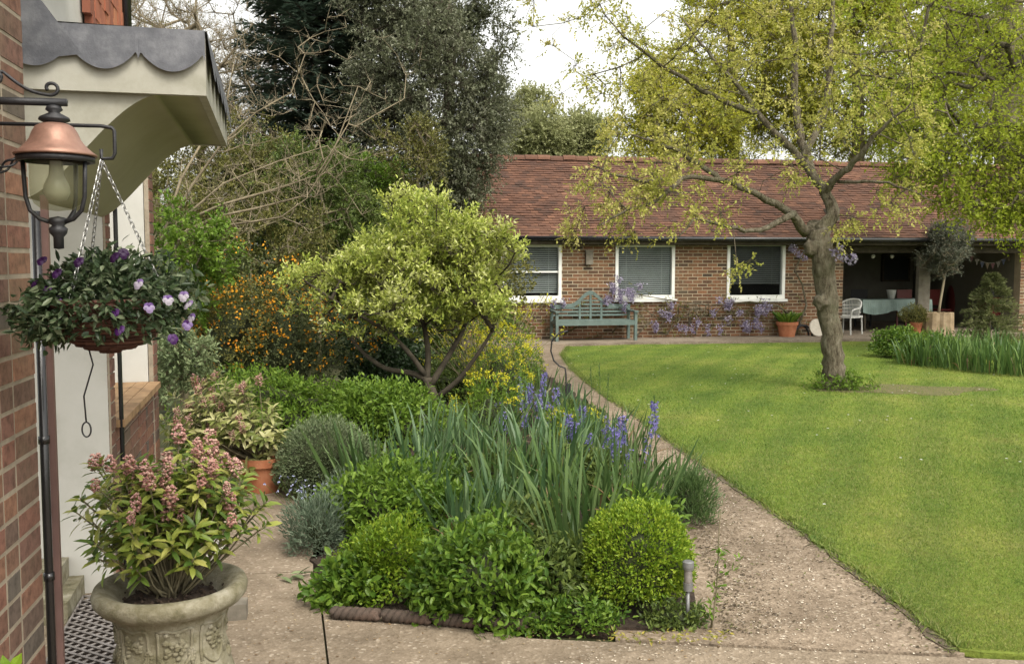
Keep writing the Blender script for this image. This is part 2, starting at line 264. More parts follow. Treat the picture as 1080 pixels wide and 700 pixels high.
M = dict(
 brick_near=brickmat('brick_near', [(.10, .088, .075), (.135, .075, .055), (.18, .09, .066), (.15, .085, .068), (.215, .115, .075), (.115, .075, .058)], .5),
 brick_far=brickmat('brick_far', [(.06, .043, .032), (.12, .065, .04), (.17, .085, .05), (.22, .11, .06), (.14, .08, .045)], .5),
 mortar=plain('mortar', [(.16, .135, .10), (.25, .21, .155), (.33, .28, .21)], .95, 9, .5),
 mortar_far=plain('mortar_far', [(.20, .17, .12), (.32, .27, .19), (.38, .33, .25)], .95, 3, .3),
 white=plain('white_paint', [(.55, .55, .51), (.70, .70, .67), (.75, .75, .72)], .5, 3, .1),
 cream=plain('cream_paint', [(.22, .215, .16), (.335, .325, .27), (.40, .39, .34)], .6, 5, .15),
 render=plain('white_render', [(.33, .325, .28), (.45, .44, .40), (.50, .49, .455)], .8, 2, .2),
 lead=plain('lead_sheet', [(.04, .042, .05), (.085, .088, .10), (.17, .173, .185)], .6, 9, .25, metal=.1),
 iron=plain('black_iron', (.018, .018, .02), .45, 20, .3),
 pipe=plain('black_pipe', (.012, .012, .013), .25, 10, .1, spec=.6),
 redwood=plain('red_brown_paint', (.12, .07, .06), .5, 8, .2),
 copper=plain('copper', [(.15, .085, .06), (.27, .15, .11), (.36, .22, .165)], .5, 12, .15, metal=.5),
 globe=glass('lantern_glass', (.90, .90, .80), .03, .20, (.22, .22, .15)),
 bulb=glass('bulb_glass', (.85, .85, .78), .05, .55, (.45, .45, .36)),
 pane=glass('window_pane', (.92, .94, .94), .02, .10),
 blind=plain('grey_blind', (.34, .36, .35), .6, 4, 0),
 blind_dark=plain('dark_blind', (.10, .105, .105), .6, 4, 0),
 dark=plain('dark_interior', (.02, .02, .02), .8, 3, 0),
 wood=plain('weathered_timber', [(.13, .08, .04), (.26, .16, .08), (.36, .24, .13)], .8, 9, .4),
 greywood=plain('grey_oak', [(.09, .08, .06), (.16, .14, .11), (.22, .2, .16)], .85, 6, .4),
 tile=plain('clay_tile', [(.048, .030, .022), (.074, .038, .026), (.098, .048, .031), (.125, .060, .037), (.185, .092, .057)], .9, 1.6, .3, rn=.38, bscale=25),
 tile_red=plain('hung_tile', [(.2, .07, .04), (.32, .11, .06), (.4, .16, .08)], .85, 6, .3, rn=.5),
 stone=plain('lichen_stone', [(.06, .055, .028), (.15, .135, .08), (.24, .22, .155), (.34, .32, .26)], .95, 13, .9, bscale=60, bdist=.008),
 palestone=plain('pale_stone', [(.25, .23, .2), (.38, .36, .32), (.46, .44, .4)], .9, 9, .4),
 edgesoil=plain('edge_soil', [(.045, .034, .02), (.12, .095, .065), (.21, .17, .12)], 1, 9, .8, bdist=.02),
 drysoil=plain('dry_soil', [(.075, .08, .025), (.115, .105, .04), (.14, .12, .055)], 1, 6, .8, bdist=.02),
 soil=plain('soil', [(.018, .012, .008), (.045, .03, .02), (.08, .055, .038)], 1, 20, .9, bdist=.02),
 terracotta=plain('terracotta', [(.26, .09, .045), (.38, .14, .065), (.44, .2, .11)], .85, 7, .3),
 wicker=plain('dark_wicker', [(.03, .012, .008), (.08, .03, .02), (.13, .06, .04)], .8, 30, .5, rn=.4),
 steel=plain('steel', (.20, .20, .20), .5, 20, .1, metal=.5),
 ruststeel=plain('rusty_steel', [(.10, .085, .075), (.2, .18, .165), (.3, .28, .27)], .55, 20, .2, metal=.3),
 edging=plain('rope_tile', [(.03, .025, .018), (.07, .05, .038), (.12, .075, .055)], .9, 10, .4),
 chain=plain('chain_metal', (.28, .28, .27), .4, 30, .1, metal=.7),
 bench=plain('blue_green_paint', [(.075, .105, .095), (.105, .145, .13), (.14, .18, .165)], .65, 5, .15),
 whitewicker=plain('white_wicker', (.5, .5, .47), .6, 20, .3),
 cloth=plain('table_cloth', [(.15, .21, .19), (.22, .29, .265), (.27, .34, .31)], .85, 3, .2),
 bark=plain('bark', [(.035, .03, .02), (.10, .085, .055), (.17, .15, .105), (.26, .24, .19)], .95, 11, 1.0, bscale=26, bdist=.05),
 bark_dark=plain('bark_dark', [(.025, .02, .014), (.055, .045, .03), (.09, .075, .055)], .95, 8, .6),
 bark_pale=plain('bark_pale', [(.17, .13, .085), (.30, .25, .17), (.42, .36, .26)], .9, 5, .4),
 bark_bare=plain('bark_bare', [(.10, .08, .05), (.19, .155, .10), (.29, .245, .165)], .9, 5, .4),
 bark_olive=plain('bark_olive', [(.07, .06, .035), (.15, .13, .075), (.22, .19, .12)], .9, 5, .4),
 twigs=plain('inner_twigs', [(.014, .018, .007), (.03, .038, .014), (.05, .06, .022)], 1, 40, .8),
 maroon=plain('dark_red_paint', (.09, .014, .012), .5, 6, .1),
 black=plain('black_cover', (.012, .012, .012), .6, 6, .2),
 panelgrey=plain('slate_panel', (.012, .013, .014), .5, 4, 0),
 bulbwhite=plain('white_globe', (.45, .45, .4), .3, 5, 0),
 log=plain('sawn_log', [(.14, .10, .06), (.27, .2, .12), (.38, .3, .2)], .9, 5, .6),
 discw=plain('pale_wood_disc', [(.42, .38, .3), (.55, .5, .42), (.62, .58, .5)], .8, 8, .2),
 # leaves
 l_vari=leafmat('leaf_variegated', [(.15, .21, .05), (.29, .36, .06), (.44, .49, .10), (.54, .57, .20), (.60, .60, .36)], .38, .45),
 l_lawn=leafmat('leaf_fresh_tree', [(.25, .28, .05), (.37, .38, .075), (.48, .455, .12), (.52, .46, .2)], .45),
 l_back=leafmat('leaf_yellow_tree', [(.25, .28, .03), (.36, .38, .04), (.47, .46, .06), (.55, .50, .12)], .5),
 l_right=leafmat('leaf_right_tree', [(.19, .25, .025), (.30, .36, .035), (.43, .46, .06)], .5),
 l_hill=leafmat('leaf_hill_tree', [(.24, .26, .11), (.32, .34, .16), (.42, .42, .23)], .45),
 l_oak=leafmat('leaf_dark_evergreen', [(.085, .10, .055), (.125, .14, .08), (.18, .19, .12), (.26, .265, .2)], .3, .45, .35),
 l_fir=leafmat('leaf_fir', [(.05, .08, .06), (.075, .11, .08), (.11, .15, .105)], .2),
 l_mid=leafmat('leaf_mid_green', [(.05, .08, .018), (.09, .13, .028), (.15, .195, .042)], .35),
 l_bright=leafmat('leaf_bright_green', [(.07, .13, .014), (.12, .21, .022), (.21, .31, .045)], .4),
 l_olive=leafmat('leaf_olive', [(.08, .085, .025), (.14, .14, .035), (.22, .21, .06)], .3),
 l_dark=leafmat('leaf_dark_gloss', [(.016, .036, .012), (.03, .058, .02), (.055, .095, .036)], .15, .3, .5),
 l_berb=leafmat('leaf_berberis', [(.045, .062, .025), (.08, .10, .038), (.15, .165, .06)], .2),
 l_pale=leafmat('leaf_pale', [(.10, .14, .06), (.17, .22, .10), (.27, .32, .16)], .3),
 l_box=leafmat('leaf_box_lime', [(.09, .17, .014), (.19, .29, .022), (.34, .43, .045)], .4, .45, clump=4),
 l_box2=leafmat('leaf_box_green', [(.09, .17, .014), (.17, .27, .02), (.29, .37, .04)], .4, .45, clump=4),
 l_peony=leafmat('leaf_lush', [(.05, .11, .014), (.10, .18, .022), (.17, .26, .035)], .38, .4),
 l_sant=leafmat('leaf_grey_mound', [(.08, .12, .05), (.14, .18, .085), (.20, .24, .13)], .25),
 l_lav=leafmat('leaf_lavender', [(.07, .11, .065), (.13, .17, .11), (.20, .25, .17)], .2),
 l_iris=leafmat('leaf_iris', [(.04, .08, .022), (.075, .13, .038), (.135, .20, .07)], .3, .4, clump=3),
 l_irisg=leafmat('leaf_iris_grey', [(.045, .095, .036), (.075, .135, .055), (.135, .205, .09)], .25, .4, clump=3),
 l_irisb=leafmat('leaf_iris_bright', [(.055, .11, .03), (.095, .17, .045), (.16, .24, .065)], .35, .4, clump=3),
 l_yellowdead=leafmat('leaf_yellowed', [(.10, .12, .02), (.22, .2, .03), (.34, .28, .05)], .2),
 l_yellow=leafmat('leaf_yellow', [(.36, .36, .02), (.55, .52, .03), (.66, .62, .07)], .4),
 l_skim=leafmat('leaf_skimmia', [(.06, .11, .02), (.13, .19, .03), (.24, .27, .05), (.36, .36, .10)], .3, .4, clump=5),
 l_skim2=leafmat('leaf_skimmia_pale', [(.10, .13, .03), (.20, .23, .06), (.34, .34, .13), (.46, .44, .22)], .3, .4, clump=5),
 l_pansy=leafmat('leaf_pansy', [(.016, .03, .012), (.03, .052, .02), (.07, .10, .045), (.16, .19, .11)], .25, .45, clump=6),
 l_dead=leafmat('leaf_dead', [(.12, .07, .035), (.24, .16, .08), (.38, .3, .18)], .2),
 l_conif=leafmat('leaf_feathery', [(.10, .12, .045), (.17, .19, .075), (.26, .27, .12)], .3),
 l_olivetree=leafmat('leaf_olive_tree', [(.07, .085, .055), (.12, .135, .095), (.2, .21, .16)], .2),
 f_pink=leafmat('flower_pink', [(.22, .09, .07), (.40, .20, .17), (.52, .30, .27), (.45, .33, .22)], .2, clump=8),
 f_orange=leafmat('flower_orange', [(.55, .20, .01), (.68, .30, .015), (.75, .42, .04)], .3),
 f_blue=leafmat('flower_blue', [(.12, .11, .32), (.20, .18, .45), (.33, .29, .58)], .3),
 f_wist=leafmat('flower_wisteria', [(.15, .12, .2), (.25, .21, .33), (.38, .34, .46), (.46, .43, .52)], .3),
 f_pansy=leafmat('flower_pansy', [(.02, .004, .03), (.05, .010, .085), (.10, .045, .19), (.22, .16, .30), (.34, .31, .36)], .25, clump=.1, cl=0),
 f_white=leafmat('flower_white', [(.6, .6, .62), (.75, .75, .75)], .2),
 f_forget=leafmat('flower_pale_blue', [(.35, .38, .6), (.5, .52, .72)], .2),
 grass=leafmat('grass_blade', [(.08, .142, .024), (.126, .193, .032), (.19, .248, .048), (.30, .295, .11)], .35, clump=.55, cl=.45),
)
# ---------------------------------------------------------------- ground
def poly(name, pts, mat, z=0.0, thick=0.06, rag=0.0):
    import bmesh
    P = [np.array(p[:2], float) for p in pts]
    if rag:
        Q = []
        for a, b in zip(P, P[1:]+P[:1]):
            k = max(1, min(60, int(np.linalg.norm(b-a)/.12)))
            for i in range(k):
                q = a+(b-a)*i/k
                if i: q = q+rng.normal(size=2)*rag*min(1.0, 1.0)
                Q.append(q)
        P = Q
    bm = bmesh.new(); top = [bm.verts.new((p[0], p[1], z)) for p in P]; bot = [bm.verts.new((p[0], p[1], z-thick)) for p in P]
    f = bm.faces.new(top); n = len(P)
    if f.normal.z < 0: f.normal_flip()
    for i in range(n): bm.faces.new((top[i], bot[i], bot[(i+1) % n], top[(i+1) % n]))
    bmesh.ops.triangulate(bm, faces=[f])
    bmesh.ops.recalc_face_normals(bm, faces=bm.faces)
    me = bpy.data.meshes.new(name); bm.to_mesh(me); bm.free(); me.materials.append(mat)
    o = bpy.data.objects.new(name, me); S.collection.objects.link(o); o['kind'] = 'structure'; return o
def barkmat():
    m, t, b, o = newmat('furrowed_bark'); c = t.nodes.new('ShaderNodeTexCoord'); mp = t.nodes.new('ShaderNodeMapping'); mp.inputs['Scale'].default_value = (1, 1, .33); t.links.new(c.outputs['Object'], mp.inputs[0])
    n = t.nodes.new('ShaderNodeTexNoise'); n.inputs['Scale'].default_value = 20; n.inputs['Detail'].default_value = 8; n.inputs['Roughness'].default_value = .75; t.links.new(mp.outputs[0], n.inputs['Vector'])
    n2 = noise(t, 5, 5, .7); n3 = noise(t, 2.2, 3)
    col = ramp_out(t, n, [(.34, (.04, .032, .02)), (.45, (.12, .10, .068)), (.58, (.20, .175, .125)), (.7, (.29, .265, .205))])
    col = mixc(t, ramp_out(t, n2, [(.55, (0, 0, 0)), (.68, (.75, .75, .75))]), col, (.20, .195, .135))
    col = mixc(t, ramp_out(t, n3, [(.52, (0, 0, 0)), (.7, (.6, .6, .6))]), col, (.085, .09, .04))
    t.links.new(col, b.inputs['Base Color']); b.inputs['Roughness'].default_value = .95; b.inputs['Specular IOR Level'].default_value = .15
    bp = t.nodes.new('ShaderNodeBump'); bp.inputs['Strength'].default_value = 1; bp.inputs['Distance'].default_value = .08; t.links.new(n.outputs[0], bp.inputs['Height']); t.links.new(bp.outputs[0], b.inputs['Normal']); return m
M['bark'] = barkmat()
M['ground'] = plain('rough_ground', [(.03, .035, .012), (.06, .065, .022), (.09, .08, .04)], 1, 1.5, .5)
g = MB(); g.add([[-600, -300, -.05], [600, -300, -.05], [600, 1200, -.05], [-600, 1200, -.05]], Q=[[0, 1, 2, 3]]); tag(g.build('ground', M['ground']), None, kind='structure')
M['conc'] = concrete('aggregate_concrete', (.245, .20, .15), (.35, .29, .225), (.15, .117, .083))
M['gravel'] = concrete('gravel_path', (.25, .20, .15), (.40, .33, .255), (.125, .095, .065), .45)
M['patio'] = concrete('patio_concrete', (.25, .21, .165), (.34, .29, .24), (.15, .12, .09), .3)
# lawn
mL, tL, bL, oL = newmat('lawn_turf')
nA = noise(tL, .55, 6, .65); nB = noise(tL, 22, 5, .75); nC = noise(tL, 2.3, 5, .7)
c1 = ramp_out(tL, nA, [(.30, (.08, .138, .024)), (.5, (.133, .194, .032)), (.70, (.212, .238, .056))])
c1 = mixc(tL, .6, c1, ramp_out(tL, nB, [(.3, (.45, .45, .4)), (.7, (1.25, 1.2, 1.0))]), 'MULTIPLY')
c1 = mixc(tL, ramp_out(tL, nC, [(.60, (0, 0, 0)), (.78, (.7, .7, .7))]), c1, (.22, .18, .08))
def bands(t, c):
    tc = t.nodes.new('ShaderNodeTexCoord'); mp = t.nodes.new('ShaderNodeMapping'); mp.inputs['Rotation'].default_value = (0, 0, R(24)); t.links.new(tc.outputs['Object'], mp.inputs[0])
    w = t.nodes.new('ShaderNodeTexWave'); w.inputs['Scale'].default_value = .5; w.inputs['Distortion'].default_value = 2.2; w.inputs['Detail'].default_value = 3; w.inputs['Detail Scale'].default_value = 1.5; t.links.new(mp.outputs[0], w.inputs[0])
    return mixc(t, .8, c, ramp_out(t, w, [(.25, (.86, .89, .88)), (.75, (1.08, 1.06, 1.0))]), 'MULTIPLY')
c1 = bands(tL, c1)
_g = M['grass'].node_tree; _l = [l for l in _g.links if l.from_node.type == 'VALTORGB']; _src = _l[0].from_socket; _dst = [l.to_socket for l in _l]; _nc = bands(_g, _src)
_n3 = noise(_g, 1.4, 5, .75); _nc = mixc(_g, ramp_out(_g, _n3, [(.58, (0, 0, 0)), (.74, (.75, .75, .75))]), _nc, (.27, .235, .08))
_n4 = noise(_g, 2.6, 4, .7); _nc = mixc(_g, ramp_out(_g, _n4, [(.60, (0, 0, 0)), (.72, (.7, .7, .7))]), _nc, (.06, .14, .02))
for d_ in _dst: _g.links.new(_nc, d_)
tL.links.new(c1, bL.inputs['Base Color']); bL.inputs['Roughness'].default_value = .9; bL.inputs['Specular IOR Level'].default_value = .15
bpL = tL.nodes.new('ShaderNodeBump'); bpL.inputs['Strength'].default_value = .8; bpL.inputs['Distance'].default_value = .03
tL.links.new(nB.outputs[0], bpL.inputs['Height']); tL.links.new(bpL.outputs[0], bL.inputs['Normal'])
lawn_edge = [gp(*p) for p in ((1012, 687), (960, 645), (900, 600), (850, 562), (801, 529), (764, 504), (734, 484), (701, 461), (672, 439), (636, 416), (604, 390), (593, 374), (600, 366), (660, 364), (760, 363), (880, 361), (1000, 359), (1250, 356))]
lawn_poly = lawn_edge+[np.array([26, 18, 0]), np.array([26, 3.6, 0]), gp(1180, 697)]
poly('lawn', lawn_poly, mL, .014, .03, rag=.028)
es = [p+np.array([-.045, -.01, 0])*rng.uniform(.3, 1.1) for p in lawn_edge[:12]]+[p+np.array([.06, .06, 0]) for p in lawn_edge[:12][::-1]]
poly('soil_edge', es, M['edgesoil'], .006, .03, rag=.016)
# paving: slabs with open joints
bed_front = [gp(*p) for p in ((334, 560), (338, 600), (343, 625), (352, 641), (420, 650), (500, 656), (570, 661), (650, 664), (725, 662), (738, 655))]
J3a, J3b = gp(560, 671), gp(1014, 691)
dJ = unit(J3b-J3a); J3c = J3a+dJ*14; gap = np.array([0, .02, 0])
j1t, j1b = gp(339, 640), gp(346, 700); dirj = unit(j1b-j1t); j1b = j1t+dirj*6
poly('path', [j1t+np.array([.005, 0, 0]), J3a-gap*1.0, J3c-gap*1.0, np.array([14, -4, 0]), j1b+np.array([.005, 0, 0])], M['conc'])
jl, jr = gp(60, 612), gp(330, 602)
poly('path', [jl-gap*.5, jr-gap*.5, j1t-np.array([.005, 0, 0]), j1b-np.array([.005, 0, 0]), np.array([-2.6, -3, 0]), np.array([-3.2, 4.2, 0])], M['conc'])
poly('path', [jl+gap*.3, jr+gap*.3, gp(330, 540), gp(305, 500), gp(300, 470), gp(240, 470), np.array([-3.6, 8.5, 0])], M['conc'])
# right gravel path running up to the bench
bed_right = [gp(*p) for p in ((738, 655), (728, 620), (716, 575), (704, 530), (684, 490), (645, 452), (610, 420), (578, 396), (556, 380), (548, 368))]
path_pts = [J3a+gap*.6]+[p for p in bed_right[1:]]+[gp(560, 364)]+[p+np.array([.05, 0, 0]) for p in lawn_edge[:13][::-1]]+[J3c+gap*.6]
path_pts = [J3a+dJ*(gp(650, 676)[0]-J3a[0])/dJ[0]+gap*.6]+[gp(648, 640), gp(640, 580), gp(600, 470), gp(560, 420), gp(540, 380), gp(545, 362), gp(600, 362.5)]+[p+np.array([.06, .02, 0]) for p in lawn_edge[:12][::-1]]+[J3b+gap*.6]
poly('path', path_pts, M['gravel'])
# ---------------------------------------------------------------- outbuilding
BA = 10.5
B = Frame(gp(630, 357), BA)
xl = B.face(494, 300)[0]; xw = B.face(889, 300)[0]; xr = B.face(1076, 300)[0]; xe = B.face(1200, 300)[0]
z_e = B.face(600, 250, -.32)[1]; RUN = 2.4; z_r = B.face(520, 167, RUN)[1]; DEP = 4.3
wall_h = z_e+.10
pat = [B((xl-1, -.02, 0)), B((xe+3, -.02, 0)), B((xe+3, -1.35, 0)), B((xl-1, -1.35, 0))]
poly('patio', [B((xl-1, 4.2, 0)), B((xe+3, 4.2, 0)), B((xe+3, -1.25, 0)), B((xl-1, -1.25, 0))], M['patio'], .012, .06)
outb = thing('brick_outbuilding', 'long low brick outbuilding with red clay tiled roof and open loggia at its right end', 'building', B((0, 0, 0)))
def brick_face(mbb, mbm, fr, x0, x1, z0, z1, holes=(), th=.2, y=0.0, bw=.215, bh=.065, mj=.0105, flem=True, jut=.005):
    cuts = sorted({x0, x1, *[h[0] for h in holes], *[h[1] for h in holes]})
    # mortar backing in rectangles around the holes
    for a, b in zip(cuts, cuts[1:]):
        spans = [(z0, z1)]
        for h in holes:
            if h[0] <= a+1e-6 and h[1] >= b-1e-6:
                ns = []
                for s0, s1 in spans:
                    if h[2] > s0: ns.append((s0, min(s1, h[2])))
                    if h[3] < s1: ns.append((max(s0, h[3]), s1))
                spans = ns
        for s0, s1 in spans: mbm.box(a, b, y, y+th, s0, s1, fr)
    row = 0; z = z0
    while z < z1-.02:
        x = x0-(.112 if row % 2 else 0); i = row % 2
        while x < x1:
            w = (bw if i % 2 == 0 else bw*.47) if flem else bw
            a, b = max(x, x0), min(x+w, x1); t = min(z+bh, z1)
            segs = [(a, b)]
            for h in holes:
                if h[2] < t-.01 and h[3] > z+.01:
                    ns = []
                    for s0, s1 in segs:
                        if h[1] <= s0 or h[0] >= s1: ns.append((s0, s1)); continue
                        if h[0] > s0: ns.append((s0, h[0]))
                        if h[1] < s1: ns.append((h[1], s1))
                    segs = ns
            for s0, s1 in segs:
                if s1-s0 > .02:
                    j = rng.uniform(0, .004) if jut > .002 else rng.uniform(-.001, .0018); rr = rng.random()
                    if flem and i % 2 == 1 and rng.random() < .2: rr *= .15
                    mbb.box(s0+rng.uniform(0, .003), s1-rng.uniform(0, .003), y-jut-j, y+.03, z+rng.uniform(0, .003), t-rng.uniform(0, .003), fr, rr)
            x += w+mj; i += 1
        z += bh+mj; row += 1
wins = []
for u0, u1, v0, v1 in ((528, 592, 257, 316), (649, 711, 257, 315), (767, 827, 256, 315)):
    a, zt = B.face(u0, v0); b, zb = B.face(u1, v1); wins.append((a, b, zb, zt))
bb, bmm = MB(), MB()
brick_face(bb, bmm, B, xl, xw, 0, wall_h, [(a, b, c, d) for a, b, c, d in wins], flem=False, th=.22, mj=.014, jut=.002, bh=.061)
wo_ = bmm.build('wall', M['mortar_far'], outb); bb.build('brickwork', M['brick_far'], wo_)
bb, bmm = MB(), MB(); brick_face(bb, bmm, B, xr, xe, 0, wall_h, (), flem=False, th=.22, mj=.014, jut=.002, bh=.061)
wo_ = bmm.build('wall', M['mortar_far'], outb); bb.build('brickwork', M['brick_far'], wo_)
# inner walls of the loggia, gable end, back wall
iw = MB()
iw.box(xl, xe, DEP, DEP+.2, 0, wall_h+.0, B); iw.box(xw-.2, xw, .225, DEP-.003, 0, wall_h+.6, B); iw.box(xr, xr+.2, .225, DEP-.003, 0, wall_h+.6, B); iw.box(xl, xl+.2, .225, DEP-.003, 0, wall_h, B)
M['innerwall'] = plain('shade_toned_white_wall', [(.09, .085, .065), (.13, .125, .10), (.16, .155, .13)], .9, 1.5, .1)  # white walls darkened: the loggia's shade is put into their colour
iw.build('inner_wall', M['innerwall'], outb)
rb = MB()                                     # room floor dark behind windows
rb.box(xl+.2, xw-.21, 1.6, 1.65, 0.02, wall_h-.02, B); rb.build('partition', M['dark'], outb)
for k, (a, b, c, d) in enumerate(wins):
    fw = .068
    f = MB(); f.box(a, b, -.03, .09, c, c+fw*1.3, B); f.box(a, b, -.03, .09, d-fw, d, B)
    f.box(a, a+fw, -.03, .09, c+fw*1.3, d-fw, B); f.box(b-fw, b, -.03, .09, c+fw*1.3, d-fw, B)
    if k == 0: f.box(a+fw, b-fw, -.012, .06, (c+d)/2-.018, (c+d)/2+.018, B)
    fo = f.build('window', M['white'], outb)
    s_ = MB(); s_.box(a-.04, b+.04, -.09, .02, c-.06, c-.003, B); s_.build('sill', M['white'], fo)
    p = MB(); p.box(a+fw-.002, b-fw+.002, .028, .034, c+fw, d-fw+.002, B); p.build('pane', M['pane'], fo)
    bl = MB()
    z = d-fw-.02; zz = c+fw*1.3+(.02 if k < 2 else .24)
    while z > zz:
        bl.box(a+fw+.01, b-fw-.01, .075, .1, z, z+.028, B); z -= .046
    for q in (.2, .8): bl.box(a+(b-a)*q-.004, a+(b-a)*q+.004, .07, .074, zz, d-fw, B)
    bl.build('blind', M['blind'] if k < 2 else M['blind_dark'], fo)
# roof: individual clay tiles in courses
tl = MB(); ov = .32
A0 = np.array([0, -ov, z_e]); A1 = np.array([0, RUN, z_r]); sl = unit(A1-A0); SL = np.linalg.norm(A1-A0); nrm = np.array([0, -sl[2], sl[1]])
gauge = .1; nrow = int(SL/gauge); tw_ = .168
for r_ in range(nrow+1):
    x = xl-.15-(tw_/2 if r_ % 2 else 0); base = A0+sl*(r_*gauge)
    sag = .012*math.sin(r_*.7)
    while x < xe:
        j = rng.normal()*.004; ln = min(gauge*1.7, SL-r_*gauge+.03)
        p0 = base+nrm*(.028+j+.012*np.sin(x*1.1+r_*.3)*.5); p1 = base+sl*ln+nrm*(.004)
        c0 = np.array([x+.002, 0, 0]); c1 = np.array([x+tw_-.002, 0, 0])
        dz = nrm*.014; jj = sl*rng.normal()*.004
        v = np.array([c0+p0-dz+jj, c1+p0-dz+jj, c1+p1-dz, c0+p1-dz, c0+p0+jj, c1+p0+jj+nrm*rng.normal()*.002, c1+p1, c0+p1])
        tl.add(B(v), Q=[[4, 5, 6, 7], [0, 1, 5, 4], [1, 2, 6, 5], [0, 4, 7, 3]], rq=np.clip(rng.normal(.5, .22), 0, 1))
        x += tw_
roof = tl.build('roof', M['tile'], outb)
# roof deck, rear slope and ridge tiles
dk = MB()
for sgn in (0, 1):
    y0, y1 = (-ov, RUN) if sgn == 0 else (2*RUN+ov, RUN)
    v = np.array([[xl-.15, y0, z_e-.02], [xe, y0, z_e-.02], [xe, y1, z_r-.03], [xl-.15, y1, z_r-.03], [xl-.15, y0, z_e-.09], [xe, y0, z_e-.09], [xe, y1, z_r-.13], [xl-.15, y1, z_r-.13]])
    dk.add(B(v), Q=[[0, 1, 2, 3], [4, 7, 6, 5], [0, 4, 5, 1], [0, 3, 7, 4], [1, 5, 6, 2]])
dk.build('roof_deck', M['bark_dark'], roof)
rd = MB(); x = xl-.17
while x < xe:
    a = np.linspace(0, np.pi, 7); L_ = .3; k = rng.normal()*.006
    v = [[xx, RUN+.13*math.cos(q), z_r-.02+k+.12*math.sin(q)] for xx in (x, x+L_) for q in a]
    rd.add(B(np.array(v)), Q=[[i, i+1, i+8, i+7] for i in range(6)], rq=np.clip(rng.normal(.75, .2), 0, 1)); x += .31
rd.build('ridge_tiles', M['tile'], roof)
gt = MB(); gt.tube([B((xl-.15, -ov-.05, z_e-.03)), B((xe, -ov-.05, z_e-.03))], .05, 10); gt.build('gutter', M['pipe'], outb, smooth=True)
fs = MB(); fs.box(xl-.1, xe, -ov+.03, -ov+.055, z_e-.15, z_e-.02, B); fs.box(xl-.1, xe, -ov+.06, -.012, z_e-.16, z_e-.145, B); fs.build('fascia', M['bark_dark'], outb)
bmn = MB(); bmn.box(xw, xr, .0, .16, z_e-.32, z_e-.165, B); bmn.build('beam', M['bark_dark'], outb)
pb0 = B.face(969, 300)[0]; pb1 = B.face(981, 300)[0]
pp = MB(); pp.box(pb0, pb1, 0.0, .12, 0.01, z_e-.322, B); pp.build('post', M['greywood'], outb)
# wall lamp
a, zt = B.face(617, 264); b, zb = B.face(624, 279)
wl = thing('wall_lamp', 'small pale box lamp fixed to the brick wall above the bench', 'wall lamp', B(((a+b)/2, -.02, zb)))
w = MB(); w.box(a, b, -.11, -.012, zb, zt-.03, B); w.build('shade', M['greywood'], wl)
w = MB(); w.box(a-.015, b+.015, -.125, -.012, zt-.028, zt, B); w.build('cap', M['greywood'], wl)
# ---------------------------------------------------------------- cottage on the left
C0 = np.array([-1.45, 2.86, 0])
wd = unit(np.array([-.185, 1, 0])); 
CF = Frame(C0, 90+math.degrees(math.atan(.185)))      # local x along the wall (away from camera), local y = -outward
# outward normal is -ey
cot = thing('brick_cottage', 'old red brick cottage corner with white porch hood and lead apron', 'house', C0)
bb, bmm = MB(), MB()
brick_face(bb, bmm, CF, -2.2, 0.0, 0, 3.4, (), th=.22, y=0.0, bw=.212, jut=.0016, bh=.064, mj=.0115)
# return face of the corner
RF = Frame(C0, math.degrees(math.atan(-.185))*-1)
bmm.box(-.02, -.0005, .2205, .7, 0, 3.4, CF)
wm = bmm.build('wall', M['mortar'], cot); bb.build('brickwork', M['brick_near'], wm)
# porch frame: s away from camera, t outward
PA = np.array([-2.045, 4.79, 0]); pw = unit(np.array([-.25, 1, 0])); pn = np.array([pw[1], -pw[0], 0])
class PF:
    def __call__(s, p):
        p = np.asarray(p, float); return PA+p[..., 0:1]*pw+p[..., 1:2]*pn+p[..., 2:3]*np.array([0, 0, 1.0])
P_ = PF()
# white cheek wall facing the camera, brick pier edge
m_ = MB(); m_.box(0, .11, -.75, -.012, 0.0, 2.5, P_); m_.build('porch_cheek', M['render'], cot)
b2, m2 = MB(), MB()
class PF2:                                   # x along s, y = -t (outer face at y=0)
    def __call__(s, p):
        p = np.asarray(p, float); return P_(np.stack([p[..., 0], -p[..., 1], p[..., 2]], -1))
Q_ = PF2()
brick_face(b2, m2, Q_, .115, 1.74, 0, .83, (), th=.2, y=0.012)
brick_face(b2, m2, Q_, .001, .112, 0, 2.5, (), th=.010, y=0.0)
brick_face(b2, m2, Q_, 1.76, 1.95, 0, 2.6, (), th=.03, y=0.0)
lw = m2.build('porch_wall', M['mortar'], cot); b2.build('brickwork', M['brick_near'], lw)
m_ = MB()
for k in range(5): m_.box(.12, 1.75, -.34+k*.078, -.34+k*.078+.074, .832+.0015*(k % 2), .872, P_)
m_.build('ledge', M['wood'], cot)
m_ = MB(); m_.box(1.755, 1.93, -1.2, -.034, .0, 2.5, P_); m_.build('porch_pier', M['render'], cot)
m_ = MB(); m_.tube([P_((.13, .03, 0)), P_((.13, .03, 2.3))], .012, 8); m_.build('cable', M['pipe'], cot)
